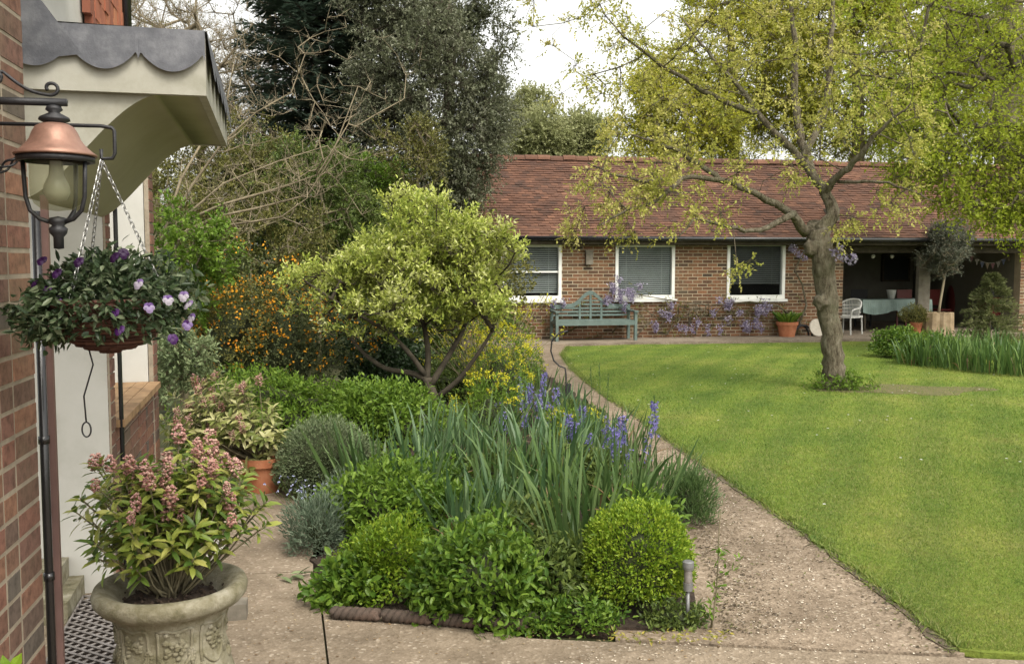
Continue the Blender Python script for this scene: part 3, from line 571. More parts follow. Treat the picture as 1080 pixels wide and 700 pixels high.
# hood: ogee soffit extruded along the wall
s0, s1, tl_ = -1.58, -.04, .60
zb_ = at(220, 101, 3.4)[2]; zt_ = at(225, 34, 3.4)[2]
prof = []
q = np.linspace(0, 1, 22)
prof = [(tl_-.030, zb_+.004), (tl_-.16, zb_+.004)]
for k in q: 
    t = (tl_-.16)*(1-k); z = zb_+.004-.37*(k**1.0*.35+.65*(3*k*k-2*k**3)) + .02*math.sin(k*math.pi)
    prof.append((t, z))
prof = np.array(prof)
def extr(mb, poly2, sa, sb, r=None):          # closed polygon in (t,z), fan-triangulated by strips to the top line
    n = len(poly2); V = [P_((sa, t, z)) for t, z in poly2]+[P_((sb, t, z)) for t, z in poly2]
    mb.add(np.array(V), Q=[[i, i+1, n+i+1, n+i] for i in range(n-1)])
sf = MB(); extr(sf, prof, s0+.03, s1-.03)
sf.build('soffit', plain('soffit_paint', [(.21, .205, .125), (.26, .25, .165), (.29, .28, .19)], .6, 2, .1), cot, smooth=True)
for sc in (s0+.03, s1-.03):
    ck = MB()
    n = len(prof); V = [P_((sc, t, z)) for t, z in prof]+[P_((sc, t, zb_+.02)) for t, z in prof]
    ck.add(np.array(V), Q=[[i, i+1, n+i+1, n+i] for i in range(1, n-1)])
    ck.build('end_board', M['cream'], cot)
fa = MB(); fa.box(s0, s0+.028, 0.0, tl_, zb_, zt_-.02, P_); fa.box(s1-.028, s1, 0, tl_, zb_, zt_-.02, P_); fa.box(s0+.028, s1-.028, tl_-.028, tl_, zb_, zt_-.02, P_)
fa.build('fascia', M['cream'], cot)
# lead apron with scalloped lower edge, dressed over the hood
ld = MB(); hh = zt_-zb_
def scallop(p0, p1, out, n):
    N = 50*n; V = []
    for i in range(N+1):
        k = (i % 50)/50; e = min(k, 1-k)
        dz = .084+.062*max(0, math.sin(math.pi*min(1, max(0, (k-.05)/.9))))**.75
        if e < .05: dz = .084+.022*max(0, 1-e/.03)
        b = np.array(p0)+(np.array(p1)-np.array(p0))*i/N; rr = .0
        V.append(P_(b+np.array([out[0]*.006, out[1]*.006, zt_+.004]))); V.append(P_(b+np.array([out[0]*(.010+dz*.10), out[1]*(.010+dz*.10), zt_-dz])))
    ld.add(np.array(V), Q=[[2*i, 2*i+1, 2*i+3, 2*i+2] for i in range(N)], rq=.5)
scallop((s0, -.06, 0), (s0, tl_, 0), (-1, 0), 3)
scallop((s0, tl_, 0), (s1, tl_, 0), (0, 1), 6)
scallop((s1, tl_, 0), (s1, -.06, 0), (1, 0), 3)
ld.add(np.array([P_((s0-.006, -.1, zt_+.012)), P_((s1+.006, -.1, zt_+.012)), P_((s1+.006, tl_+.006, zt_+.001)), P_((s0-.006, tl_+.006, zt_+.001))]), Q=[[0, 3, 2, 1]])
ld.add(np.array([P_((s0-.012, -.1, zt_+.22)), P_((s0-.012, .08, zt_+.07)), P_((s0-.02, .2, zt_-.1)), P_((s0-.022, .02, zt_-.13)), P_((s0-.02, -.1, zt_-.1))]), T=[[0, 1, 4], [1, 2, 4], [2, 3, 4]])
ld.build('lead_apron', M['lead'], cot)
# upper storey: tile hanging, white window panel, timber sill, black downpipe
up = MB(); 
for r_ in range(16):
    z = 2.62+r_*.1
    for k in range(9):
        a = -.42+k*.105+(.05 if r_ % 2 else 0); up.box(a, a+.1, .0, .034+rng.uniform(0, .01), z, z+.13+rng.uniform(-.004, .004), P_, rng.random())
up.build('tile_hanging', M['tile_red'], cot)
m_ = MB(); m_.box(-2.2, .5, -.12, -.01, 2.5, 5.5, P_); m_.build('upper_wall', M['render'], cot)
m_ = MB(); m_.box(-1.9, -.85, -.009, .10, 2.92, 2.98, P_); m_.box(-1.9, -.85, -.009, .06, 2.85, 2.917, P_); m_.box(-1.9, -.85, -.009, .035, 2.985, 3.05, P_); m_.build('sill', M['wood'], cot)
m_ = MB(); m_.tube([P_((.56, .05, 2.4)), P_((.56, .05, 5.5))], .032, 10); m_.build('rain_pipe', M['pipe'], cot, smooth=True)
# service pipe and red board at the brick corner, step
m_ = MB(); m_.tube([CF((.03, -.012, 0)), CF((.03, -.012, 1.85))], .013, 10)
for z in (.25, .72, 1.15, 1.5): m_.tube([CF((.03, -.012, z-.012)), CF((.03, -.012, z+.012))], .0165, 10)
m_.build('service_pipe', M['pipe'], cot, smooth=True)
m_ = MB(); m_.box(.05, .066, -.040, -.020, 0, 1.9, CF); m_.build('door_post', M['redwood'], cot)
m_ = MB(); m_.box(-.42, -.012, -.50, -.15, 0, .10, P_); m_.box(-.2, -.012, -.5, -.22, .102, .2, P_); m_.build('step', M['stone'], cot)
# ---------------------------------------------------------------- lantern
LC = at(60, 200, 2.35); lx, ly = LC[0], LC[1]
zl = lambda v: at(60, v, 2.35)[2]
nrmw = -CF.ey
lan = thing('wall_lantern', 'black iron wall lantern with copper shade and clear glass jar on a scrolled bracket', 'lantern', (lx, ly, zl(245)))
m_ = MB(); z0 = zl(163)
m_.lathe([(.012, zl(129)), (.03, zl(130.5)), (.044, zl(134)), (.052, zl(140)), (.058, zl(147)), (.068, zl(153)), (.081, zl(158.5)), (.095, zl(163)), (.093, zl(165)), (.08, zl(161))], (lx, ly, 0), 36); m_.build('shade', M['copper'], lan, smooth=True)
m_ = MB(); m_.lathe([(.0, zl(110)), (.016, zl(112)), (.02, zl(116)), (.012, zl(119)), (.034, zl(124)), (.036, zl(127)), (.022, zl(130)), (.02, zl(134))], (lx, ly, 0), 24); m_.build('cap', M['iron'], lan, smooth=True)
m_ = MB(); m_.lathe([(.078, zl(165)), (.089, zl(165)), (.089, zl(171)), (.078, zl(171)), (.078, zl(165))], (lx, ly, 0), 32); m_.build('rim', M['iron'], lan, smooth=True)
m_ = MB(); m_.lathe([(.060, zl(172)), (.061, zl(195)), (.060, zl(206)), (.052, zl(215)), (.035, zl(221)), (.0, zl(223))], (lx, ly, 0), 28); m_.build('glass_jar', M['globe'], lan, smooth=True)
m_ = MB(); m_.lathe([(.015, zl(170)), (.018, zl(185)), (.03, zl(196)), (.032, zl(203)), (.024, zl(211)), (0, zl(214))], (lx, ly, 0), 20); m_.build('bulb', M['bulb'], lan, smooth=True)
m_ = MB(); m_.lathe([(0, zl(228)), (.02, zl(230)), (.022, zl(235)), (.014, zl(238)), (.022, zl(241)), (.02, zl(246)), (.012, zl(250)), (.012, zl(262)), (0, zl(263))], (lx, ly, 0), 20)
for q in range(3):
    a = R((188, 352, 80)[q]); c, s_ = math.cos(a), math.sin(a)
    m_.tube([(lx+c*r_, ly+s_*r_, zl(v)) for r_, v in ((.077, 170), (.075, 190), (.073, 208), (.064, 222), (.042, 231), (.012, 235))], .0055, 8)
m_.build('cage', M['iron'], lan, smooth=True)
wp = np.array([lx, ly, 0])-nrmw*.20
m_ = MB(); zz = zl(108)
m_.tube([wp+[0, 0, zz], np.array([lx, ly, zz])+nrmw*.03], .0095, 10)
m_.tube([wp+[0, 0, zz-.1], wp+[0, 0, zz+.08]], .02, 10)
sc = []
for k in np.linspace(0, 1, 40):                # scroll: two spirals joined by a sweep
    if k < .4: a = k/.4*2.6*math.pi; r_ = .006+.02*k/.4; sc.append((.075+r_*math.cos(a+1.2)-.012, .052+r_*math.sin(a+1.2)))
for k in np.linspace(0, 1, 14): sc.append((.085+.09*k, .066-.05*k+.012*math.sin(k*math.pi)*-1))
for k in np.linspace(0, 1, 16): a = -math.pi/2+k*1.7*math.pi; sc.append((.178+.016*(1-k*.5)*math.cos(a), .032+.016*(1-k*.5)*math.sin(a)))
m_.tube([wp+nrmw*(a*1.15-.01)+[0, 0, zz+b*1.05] for a, b in sc], .0045, 6)
m_.build('bracket', M['iron'], lan, smooth=True)
# hanging-basket bracket
BD = 2.52; hk = at(107, 166, BD)
bw_ = np.array([hk[0], hk[1], 0])-nrmw*.36
zb1 = at(60, 133, BD)[2]
hb = thing('basket_bracket', 'thin black wrought iron bracket with twisted brace holding the hanging basket', 'bracket', bw_+[0, 0, zb1])
m_ = MB(); e = np.array([hk[0], hk[1], 0])+nrmw*.028
m_.tube([bw_+[0, 0, zb1], bw_+nrmw*.36+[0, 0, zb1], e+[0, 0, zb1-.004], e+nrmw*.006+[0, 0, zb1-.012], e+nrmw*.006+[0, 0, zb1-.07], e+[0, 0, zb1-.083], np.array([hk[0], hk[1], zb1-.085]), np.array([hk[0], hk[1], zb1-.06])], .005, 8)
m_.build('arm', M['iron'], hb, smooth=True)
m_ = MB(); p0 = bw_+[0, 0, zb1-.20]; p1 = bw_+nrmw*.27+[0, 0, zb1-.004]
m_.tube([p0, p0+(p1-p0)*.35], .004, 8); m_.tube([p0+(p1-p0)*.6, p1], .004, 8)
for q in range(3):
    d = unit(p1-p0); a1 = unit(np.cross(d, [0, 0, 1])); a2 = np.cross(d, a1)
    m_.tube([p0+(p1-p0)*(.35+.25*k)+.010*math.sin(k*math.pi)*(math.cos(q*2.1+k*5)*a1+math.sin(q*2.1+k*5)*a2) for k in np.linspace(0, 1, 12)], .0032, 6)
m_.build('brace', M['iron'], hb, smooth=True)
# basket
bc = np.array([hk[0]+.008, hk[1], at(110, 330, BD)[2]])
bas = thing('hanging_basket', 'dark brown wicker bowl basket hung on three chains in front of the porch', 'hanging basket', bc)
m_ = MB()
for k in range(15):
    f = k/14; r_ = .155*math.sqrt(max(0.02, 1-(1-f)**2)); z = bc[2]-.10+.135*f
    a = np.linspace(0, 2*np.pi, 33); m_.tube(np.stack([bc[0]+(r_+.004*np.sin(a*12+k*np.pi))*np.cos(a), bc[1]+(r_+.004*np.sin(a*12+k*np.pi))*np.sin(a), np.full(33, z)], -1), .0062, 5, rng.random())
m_.lathe([(0, bc[2]-.098), (.06, bc[2]-.094), (.12, bc[2]-.05), (.148, bc[2]+.03)], (bc[0], bc[1], 0), 24)
m_.build('bowl', M['wicker'], bas)
top = np.array([hk[0], hk[1], zb1-.088])
for q in range(3):
    a = R(15+q*120); end = bc+[.15*math.cos(a), .15*math.sin(a), .03]
    m_ = MB(); n = 30; d = unit(end-top)
    for k in range(n):
        c = top+(end-top)*(k+.5)/n; s1_ = unit(np.cross(d, [0.3, 1, .1])); s2_ = np.cross(d, s1_); sd_ = s1_ if k % 2 else s2_
        th = np.linspace(0, 2*np.pi, 9); L_ = np.linalg.norm(end-top)/n*.72
        m_.tube([c+d*L_*math.cos(t)+sd_*.0045*math.sin(t) for t in th], .0014, 4, cap=False)
    m_.build('chain', M['chain'], bas)
def pick(n, fn):                                # rejection sample directions
    D = rvec(n*4); D = D[fn(D)]; return D[:n]
pan = thing('pansy_planting', 'trailing purple and white pansies filling the hanging wicker basket', 'flowering plant', bc+[0, 0, .03])
m_ = MB()
cx = bc+np.array([0, 0, .06])
n = 900; D = rvec(n); P = cx+D*np.array([.155, .16, .09])*rng.uniform(.35, 1, (n, 1))**.5
lob = rng.choice(5, n, p=[.5, .2, .15, .08, .07])
sh = np.array([[0, 0, 0], [-.085, 0, -.06], [.09, .02, -.01], [.04, 0, .03], [-.07, -.04, -.07]])
P = P+sh[lob]
n2 = 190; a_ = rng.uniform(-3.3, .2, n2); P = np.vstack([P, np.stack([bc[0]+.175*np.cos(a_), bc[1]+.17*np.sin(a_), bc[2]+rng.uniform(-.05, .07, n2)], -1)]); P = P[~((P[:, 2] < bc[2]-.055) & (P[:, 0] > bc[0]-.11) & (P[:, 0] < bc[0]+.16))]
for k in range(5):
    o_ = unit(P-cx); m_.ovals(P+rng.normal(size=P.shape)*.012, unit(o_*.8+rvec(len(P))), rvec(len(P))+np.array([0, 0, .8]), rng.uniform(.016, .036, len(P)), rng.uniform(.008, .015, len(P)))
m_.build('foliage', M['l_pansy'], pan)
st = MB()
fl = [(184, 180+230-180+59-0, 0)]
flw = [(61, 289, .1), (62, 318, .5), (50, 306, .15), (130, 268, .02), (122, 272, .03), (157, 325, .72), (177, 317, .85), (194, 313, .95), (203, 336, .9), (198, 343, .6), (122, 331, .2), (127, 349, .25), (71, 337, .2), (45, 276, .03), (84, 277, .03), (182, 358, .25), (38, 300, .03), (200, 322, 1.0), (147, 300, .98)]
for u, v, kk in flw:
    c = at(u, v, BD-.17-.02*rng.random()+.1*abs(u-110)/100); nf = unit(np.array([rng.normal()*.35, -1, .35+rng.normal()*.2])); a1 = unit(np.cross(nf, [0, 0, 1])); a2 = np.cross(a1, nf)
    m_ = MB()
    for j, (ang, rr, dd) in enumerate(((60, .0085, .007), (120, .0085, .007), (0, .007, .007), (180, .007, .007), (270, .009, .0065))):
        col = np.clip(kk+(-.3 if j < 2 else .1)+rng.normal()*.05, 0, 1) if kk > .4 else np.clip(kk+rng.normal()*.05, 0, 1)
        pc = c+(a1*math.cos(R(ang))+a2*math.sin(R(ang)))*dd+nf*.002*j
        t_ = np.arange(8)*np.pi/4; V = np.vstack([pc+nf*.003, pc+rr*(np.cos(t_)[:, None]*a1+np.sin(t_)[:, None]*a2)])
        m_.add(V, T=[[0, i+1, (i+1) % 8+1] for i in range(8)], rt=col)
    m_.build('flower', M['f_pansy'], pan)
# wire with a ring below the basket
p0 = bc+np.array([-.06, .0, -.088])
m_ = MB(); zr = at(91, 445, BD)[2]; x1 = at(91, 445, BD)[0]
m_.tube([p0, (p0+[.012, 0, -.05]), np.array([x1-.004, bc[1], zr+.07]), np.array([x1, bc[1], zr])], .0022, 6)
a = np.linspace(0, 2*np.pi, 21); m_.tube([np.array([x1+.012*math.sin(t), bc[1], zr-.02+.02*math.cos(t)]) for t in a], .0022, 6)
tag(m_.build('wire_hook', M['iron'], origin=p0, smooth=True), 'thin rusty wire with a ring at its end hanging below the basket', 'wire')
# grate
m_ = MB(); ga, gb = gp(88, 633), gp(150, 633); gl = 1.05
gx = unit(gb-ga); gx = pn; 
GF = lambda s, t, z: ga+pw*(-s)+pn*t+np.array([0, 0, z])
for k in range(-10, 19):
    for dr in (1, -1):
        a0 = k*.06
        q0, q1 = (np.array([a0, 0]), np.array([a0+.55, .6])) if dr > 0 else (np.array([a0+.55, 0]), np.array([a0, .6]))
        lo, hi = 0.0, 1.0; dv = q1[0]-q0[0]
        f0, f1 = sorted(((0.0-q0[0])/dv, (1.0-q0[0])/dv)); f0, f1 = max(0, f0), min(1, f1)
        if f1-f0 > .02: c0, c1 = q0+(q1-q0)*f0, q0+(q1-q0)*f1; m_.tube([GF(c0[0], c0[1], .022+.004*dr), GF(c1[0], c1[1], .022+.004*dr)], .0055, 4)
for q in ((0, 0, 0, .6), (1, 0, 1, .6), (0, 0, 1, 0), (0, .6, 1, .6)): m_.tube([GF(q[0], q[1], .022), GF(q[2], q[3], .022)], .007, 5)
pit = np.array([GF(0, 0, .006), GF(0, .6, .006), GF(1, .6, .006), GF(1, 0, .006)]); m2_ = MB(); m2_.add(pit, Q=[[0, 1, 2, 3]]); tag(m2_.build('drain_pit', M['soil']), None, kind='structure')
tag(m_.build('doormat_grate', M['ruststeel'], origin=ga), 'worn metal lattice door grate on the ground by the white porch wall', 'grate')
# urn
UD = 3.2; uc = at(180, 617, UD); uz = uc[2]; ux, uy = uc[0], uc[1]
urn = thing('stone_urn', 'large lichen covered stone urn with rolled rim and carved swags in the foreground', 'urn', (ux, uy, 0))
m_ = MB()
pr = [(0, 0), (.16, 0), (.165, .05), (.13, .08), (.125, .10), (.17, .14), (.205, .20), (.21, .26), (.19, .33), (.175, .40), (.178, .46), (.19, .50), (.205, uz-.055), (.235, uz-.05), (.252, uz-.03), (.256, uz-.008), (.248, uz+.012), (.23, uz+.018), (.205, uz+.008), (.18, uz-.012), (.165, uz-.03), (.155, uz-.07), (0, uz-.08)]
m_.lathe(pr, (ux, uy, 0), 64, wob=.006); m_.build('bowl', M['stone'], urn, smooth=True)
so = MB(); so.ellipsoid((ux, uy, uz-.055), (.162, .162, .03), 24, 8); 
n = 160; P = np.stack([ux+rng.normal(size=n)*.07, uy+rng.normal(size=n)*.07, uz-.03+rng.random(n)*.012], -1); so.octas(P, rng.uniform(.004, .011, n))
so.build('soil', M['soil'], urn)
ca = MB()
for q in range(8):                             # relief: framed panels with swags
    a0 = R(-112+q*45)
    def rp(da, z, k=0): 
        r_ = np.interp(z, [.26, .33, .40, .46, .50], [.21, .19, .175, .178, .19])+k; a = a0+da
        return np.array([ux+r_*math.cos(a), uy+r_*math.sin(a), z])
    ca.tube([rp(-.28+.56*k, .395-.045*math.sin(k*math.pi)**1) for k in np.linspace(0, 1, 12)], .007, 6)
    ca.tube([rp(-.30, .36+.13*k) for k in np.linspace(0, 1, 6)], .006, 6); ca.tube([rp(.30, .36+.13*k) for k in np.linspace(0, 1, 6)], .006, 6)
    ca.tube([rp(-.3+.6*k, .487+.004*math.sin(9*k)) for k in np.linspace(0, 1, 10)], .005, 6)
    for k in range(26):
        ca.ellipsoid(rp(rng.uniform(-.2, .2), .435+rng.normal()*.014), (.011, .011, .009), 6, 5)
    ca.ellipsoid(rp(-.30, .345), (.014, .014, .022), 8, 6)
    for k in range(10): a_ = k*.63; ca.ellipsoid(rp(.3+.05*math.cos(a_), .40+.02*math.sin(a_)), (.008, .008, .008), 6, 4)
ca.build('carving', M['stone'], urn, smooth=True)
# skimmia builder
def lean_tube(mb, a, b, r0, r1, sag=.05, n=5, sides=5):
    k = np.linspace(0, 1, n)[:, None]; P = a+(b-a)*k+np.array([0, 0, 1])*sag*np.sin(k*np.pi); mb.tube(P, np.linspace(r0, r1, n), sides)
def skimmia(name, label, base, cent, rad, nsh, heads, L, leafm, cat='shrub', hr=.026):
    t = thing(name, label, cat, base)
    st, lf = MB(), MB(); hd = []
    D = rvec(nsh*3); D = D[D[:, 2] > -.75][:nsh]
    E = cent+D*rad*rng.uniform(.3, 1.0, (len(D), 1))
    for i, e in enumerate(E):
        lean_tube(st, base+rng.normal(size=3)*[.02, .02, 0], e, .005, .0025, .03*rng.normal(), 5, 4)
        d = unit(e-base+np.array([0, 0, .1])); n = 11
        az = rng.uniform(0, 6.28)+np.arange(n)*2.4; a1 = unit(np.cross(d, [.1, .3, 1])); a2 = np.cross(d, a1)
        o_ = np.cos(az)[:, None]*a1+np.sin(az)[:, None]*a2
        Pl = e-d*np.linspace(.0, .055, n)[:, None]; up_ = np.linspace(.9, -.1, n)[:, None]
        lf.ovals(Pl, o_+d*up_, d+o_*-.2+rvec(n)*.3, L*rng.uniform(.7, 1.15, n), L*.36*rng.uniform(.8, 1.1, n), .12, .2)
    order = np.argsort(-(E[:, 2]-cent[2])/rad[2]-rng.random(len(E))*1.2-(-(E[:, 1]-cent[1]))*.4/rad[1])[:heads]
    st.build('stems', M['bark_olive'], t, smooth=True); lf.build('leaves', leafm, t)
    proto = None
    for i in order:
        e = E[i]+unit(E[i]-base)*.012
        if proto is None:
            hm = MB(); nn = 70; Dn = rvec(nn); Pn = e+Dn*np.array([hr*.8, hr*.8, hr*1.25])*rng.uniform(.5, 1, (nn, 1)); hm.octas(Pn, rng.uniform(.0035, .0065, nn))
            proto = hm.build('flower_head', M['f_pink'], t); pe = e
        else:
            c = proto.copy(); S.collection.objects.link(c); c.parent = t
            # rotate the copy about its own centre
            s_ = rng.uniform(.75, 1.25); az = rng.uniform(0, 6.28); loc = pe-OFF[t.name]
            from mathutils import Matrix, Vector
            Mx = Matrix.Translation(Vector(e-OFF[t.name])) @ Matrix.Rotation(az, 4, 'Z') @ Matrix.Scale(s_, 4) @ Matrix.Translation(-Vector(loc))
            c.matrix_local = Mx
    return t
skimmia('skimmia_shrub', 'bushy evergreen with pink flower heads growing in the stone urn', np.array([ux, uy, uz-.04]), np.array([ux+.005, uy, at(180, 534, UD)[2]]), np.array([.345, .27, .25]), 200, 40, .062, M['l_skim'])
# terracotta pot and the second shrub behind
p = gp(277, 516); pt = thing('terracotta_pot', 'orange terracotta pot standing on the path beside the grey mound', 'plant pot', p)
m_ = MB(); zt = .26
m_.lathe([(0, 0), (.14, 0), (.185, zt-.06), (.205, zt-.06), (.21, zt), (.19, zt), (.185, zt-.04), (0, zt-.05)], p, 32); m_.build('pot', M['terracotta'], pt, smooth=False)
skimmia('skimmia_shrub', 'pale leaved evergreen with pinkish flower heads growing in the orange terracotta pot', p+[-.0, 0, zt-.04], p+np.array([-.27, -.05, .48]), np.array([.48, .40, .40]), 190, 30, .085, M['l_skim2'], hr=.036)
# stone bowl behind the urn and timber offcut
p = gp(200, 606); bo = MB()
bo.lathe([(0, 0), (.09, 0), (.15, .05), (.185, .13), (.19, .17), (.175, .17), (.165, .13), (0, .1)], p, 32)
tag(bo.build('stone_bowl', M['palestone'], origin=p, smooth=True), 'shallow pale stone bowl on the path behind the carved urn', 'bowl')
p = gp(236, 655); bo = MB(); fo = Frame(p, 12); bo.box(-.1, .105, 0, .1, 0, .075, fo)
tag(bo.build('timber_block', M['greywood'], origin=p), 'grey wooden block lying on the path to the right of the urn', 'block')
# ---------------------------------------------------------------- plant builders
def lumps(seed, k=6, f=3.0, amp=.15):
    r_ = np.random.default_rng(seed); A = r_.normal(size=(k, 3))*f; ph = r_.uniform(0, 6.28, k)
    return lambda D: 1+amp*np.mean([np.sin(D@A[i]+ph[i]) for i in range(k)], 0)*1.8
def bush(name, label, base, rad, n, L, Wd, leafm, M_=5, amp=.2, cat='shrub', cz=None, core=.8, group=None, oval=False, out=.7, zmin=-.6, part='leaves', fl=None, up=.2, lumpf=3.0):
    t = thing(name, label, cat, base, group); rad = np.array(rad, float)
    c = np.array(base)+np.array([0, 0, rad[2]*.75 if cz is None else cz]); fn = lumps(int(rng.integers(1e6)), 6, lumpf, amp)
    D = rvec(int(n*1.6)); D = D[D[:, 2] > zmin][:n]
    k = fn(D)[:, None]*(1-(.22 if core > .84 else .42)*rng.random((len(D), 1))**1.4)
    P = c+D*rad*k; P[:, 2] = np.maximum(P[:, 2], base[2]+.01); O = unit(D/rad)
    lf = MB()
    for _ in range(M_):
        q = P+rng.normal(size=P.shape)*L*.5; d = unit(O*out+rvec(len(P))+np.array([0, 0, up])); nn = rvec(len(P))+O*.6+np.array([0, 0, .5])
        (lf.ovals if oval else lf.leaves)(q, d, nn, L*rng.uniform(.65, 1.25, len(P)), Wd*rng.uniform(.7, 1.2, len(P)))
    lf.build(part, leafm, t)
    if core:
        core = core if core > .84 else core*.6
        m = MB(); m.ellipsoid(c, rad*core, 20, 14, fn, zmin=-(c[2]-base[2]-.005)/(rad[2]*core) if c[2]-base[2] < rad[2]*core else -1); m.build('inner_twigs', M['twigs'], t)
    if fl:
        nf, sz, fm, pn_ = fl; D = rvec(nf*3); D = D[(D[:, 2] > -.2)][:nf]; P = c+D*rad*fn(D)[:, None]*rng.uniform(.92, 1.06, (len(D), 1))
        fb = MB()
        for _ in range(3): fb.leaves(P+rng.normal(size=P.shape)*sz*.8, rvec(len(P)), rvec(len(P)), sz*rng.uniform(.7, 1.3, len(P)), sz*.8)
        fb.build(pn_, fm, t)
    return t
def skel(mbw, nodes, targets, rtip, step, jit, expo=.46, thick=1.0, sides=5, minr=0):
    """grow branches from existing nodes [(pos)] to every target; returns nothing"""
    N = [np.array(p) for p in nodes]; par = [-1]*len(N); fixed = len(N)
    ctr = np.mean(N, 0); order = np.argsort([min(np.linalg.norm(t-p) for p in N) for t in targets])
    dirn = [np.array([0, 0, 1.0])]*len(N); tips = []
    for ti in order:
        t = targets[ti]; A = np.array(N); dv = t-A; ds = np.linalg.norm(dv, axis=1)
        pen = ds*(1.25-.35*np.sum(unit(dv)*np.array(dirn), 1)); i = int(np.argmin(pen)); a = A[i]; dist = ds[i]
        k = max(1, int(dist/step)); prev = i; d0 = dirn[i]; b1 = a+d0*dist*.3
        for j in range(1, k+1):
            f = j/k; p = (1-f)**2*a+2*f*(1-f)*b1+f*f*t
            if j < k: p = p+rng.normal(size=3)*jit*step
            N.append(p); par.append(prev); dirn.append(unit(p-N[prev])); prev = len(N)-1
        tips.append(prev)
    cnt = np.zeros(len(N))
    for t in tips:
        i = t
        while i != -1 : cnt[i] += 1; i = par[i]
    rad = np.maximum(rtip*np.maximum(cnt, 1)**expo*thick, minr); seen = set(range(fixed))
    for t in sorted(tips, key=lambda q: -q)[::-1]:
        ch = []; i = t
        while i not in seen: ch.append(i); seen.add(i); i = par[i]
        if not ch: continue
        ch.append(i); ch = ch[::-1]; rr = np.array([rad[c] for c in ch]); 
        rr[0] = min(rad[ch[0]], rr[1]*1.15) if len(rr) > 1 else rr[0]
        mbw.tube([N[c] for c in ch], rr, sides if rr.max() < .03 else sides+3, cap=False)
def foliage(lf, tw, C, K, tlen, Mn, L, Wd, cen=None, outb=.5, up=.2, droop=0.0, twr=.002, oval=False, side=.8, mid=.45):
    C = np.asarray(C); n = len(C); d = rvec(n, K)
    if cen is not None: d = unit(d+outb*unit(C-cen)[:, None, :]+np.array([0, 0, up]))
    else: d = unit(d+np.array([0, 0, up]))
    ln = tlen*rng.uniform(.5, 1.15, (n, K, 1)); E = C[:, None]+d*ln; E[..., 2] -= droop*ln[..., 0]**1
    if tw is not None:
        a = np.broadcast_to(C[:, None], E.shape).reshape(-1, 3); b = E.reshape(-1, 3); s1 = unit(np.cross(b-a, rvec(len(a))))*twr; s2 = unit(np.cross(b-a, s1))*twr
        V = np.stack([a+s1, a-s1*.5+s2, a-s1*.5-s2, b], 1).reshape(-1, 3); bi = np.arange(len(a))[:, None]*4
        tw.add(V, T=np.concatenate([bi+np.array(q) for q in ([0, 1, 3], [1, 2, 3], [2, 0, 3])], 1).reshape(-1, 3), rt=.5)
    f = np.linspace(.3, 1, Mn)[None, None, :, None]
    P = C[:, None, None]+(E-C[:, None])[:, :, None]*f; dd = np.broadcast_to(d[:, :, None], P.shape)
    D = unit(dd*.7+rvec(n, K, Mn)*side+np.array([0, 0, -droop*.8])); Nn = rvec(n, K, Mn)*.6+np.array([0, 0, 1.0])
    m = n*K*Mn; clr = np.clip(np.repeat(rng.random(n), K*Mn)*.45+rng.random(m)*.55, 0, 1)
    (lf.ovals if oval else lf.leaves)(P.reshape(-1, 3), D.reshape(-1, 3), Nn.reshape(-1, 3), L*rng.uniform(.6, 1.2, m), Wd*rng.uniform(.7, 1.2, m), rnd=clr)
def lobes(c, rad, nl, n, lr=.35, zf=None):
    """points in a lumpy crown: nl lobes set inside an ellipsoid"""
    D = rvec(nl)*rng.uniform(.45, .85, (nl, 1)); Lc = np.array(c)+D*np.array(rad)
    i = rng.integers(nl, size=n); s_ = rng.uniform(.7, 1.2, nl)
    return Lc[i]+rvec(n)*rng.uniform(.3, 1, (n, 1))**.6*np.array(rad)*lr*s_[i][:, None]
def tree(name, label, base, trunk, r0, targets, leafm, barkm, K, tlen, Mn, L, Wd, rtip=.006, step=.5, jit=.18, cat='tree', group=None, cen=None, droop=.1, up=.2, twr=.003, thick=1.0, tw=True, outb=.5, side=.8):
    t = thing(name, label, cat, base, group); wd_, lf = MB(), MB()
    tr = np.array(trunk); rr = np.linspace(r0, r0*.45, len(tr)); rr[0] *= 1.25; wd_.tube(tr, rr, 14)
    nodes = []
    for a, b in zip(tr, tr[1:]):
        for k in np.linspace(0, 1, 4)[1:]: nodes.append(a+(b-a)*k)
    nodes = nodes[len(nodes)//3:]
    skel(wd_, nodes, targets, rtip, step, jit, thick=thick)
    foliage(lf, wd_ if tw else None, targets, K, tlen, Mn, L, Wd, cen=cen if cen is not None else np.mean(targets, 0), droop=droop, up=up, twr=twr, outb=outb, side=side)
    wd_.build('trunk', barkm, t, smooth=True); lf.build('crown', leafm, t); return t
def gnd(u, d): return np.array([(u-540)/F*d, d, 0.0])
def pr_(u0, u1, v0, v1, d0, d1, n):            # random places in a block of space seen between those bearings
    return np.array([at(rng.uniform(u0, u1), rng.uniform(v0, v1), rng.uniform(d0, d1)) for _ in range(n)])
# ---------------------------------------------------------------- background trees
# far wooded rise
def crown_only(*a, **k): return tree(*a, **k)
b = gnd(575, 48); T = lobes(at(578, 152, 48), (2.9, 2.8, 2.5), 26, 620, .36)
tree('hill_tree', 'pale olive rounded tree far behind the left end of the tiled roof', b, [b, b+[0, 0, 3], b+[.2, 0, 5.5]], .3, T, M['l_hill'], M['bark_pale'], 12, .8, 12, .15, .10, rtip=.006, step=.8, cat='tree', tw=False)
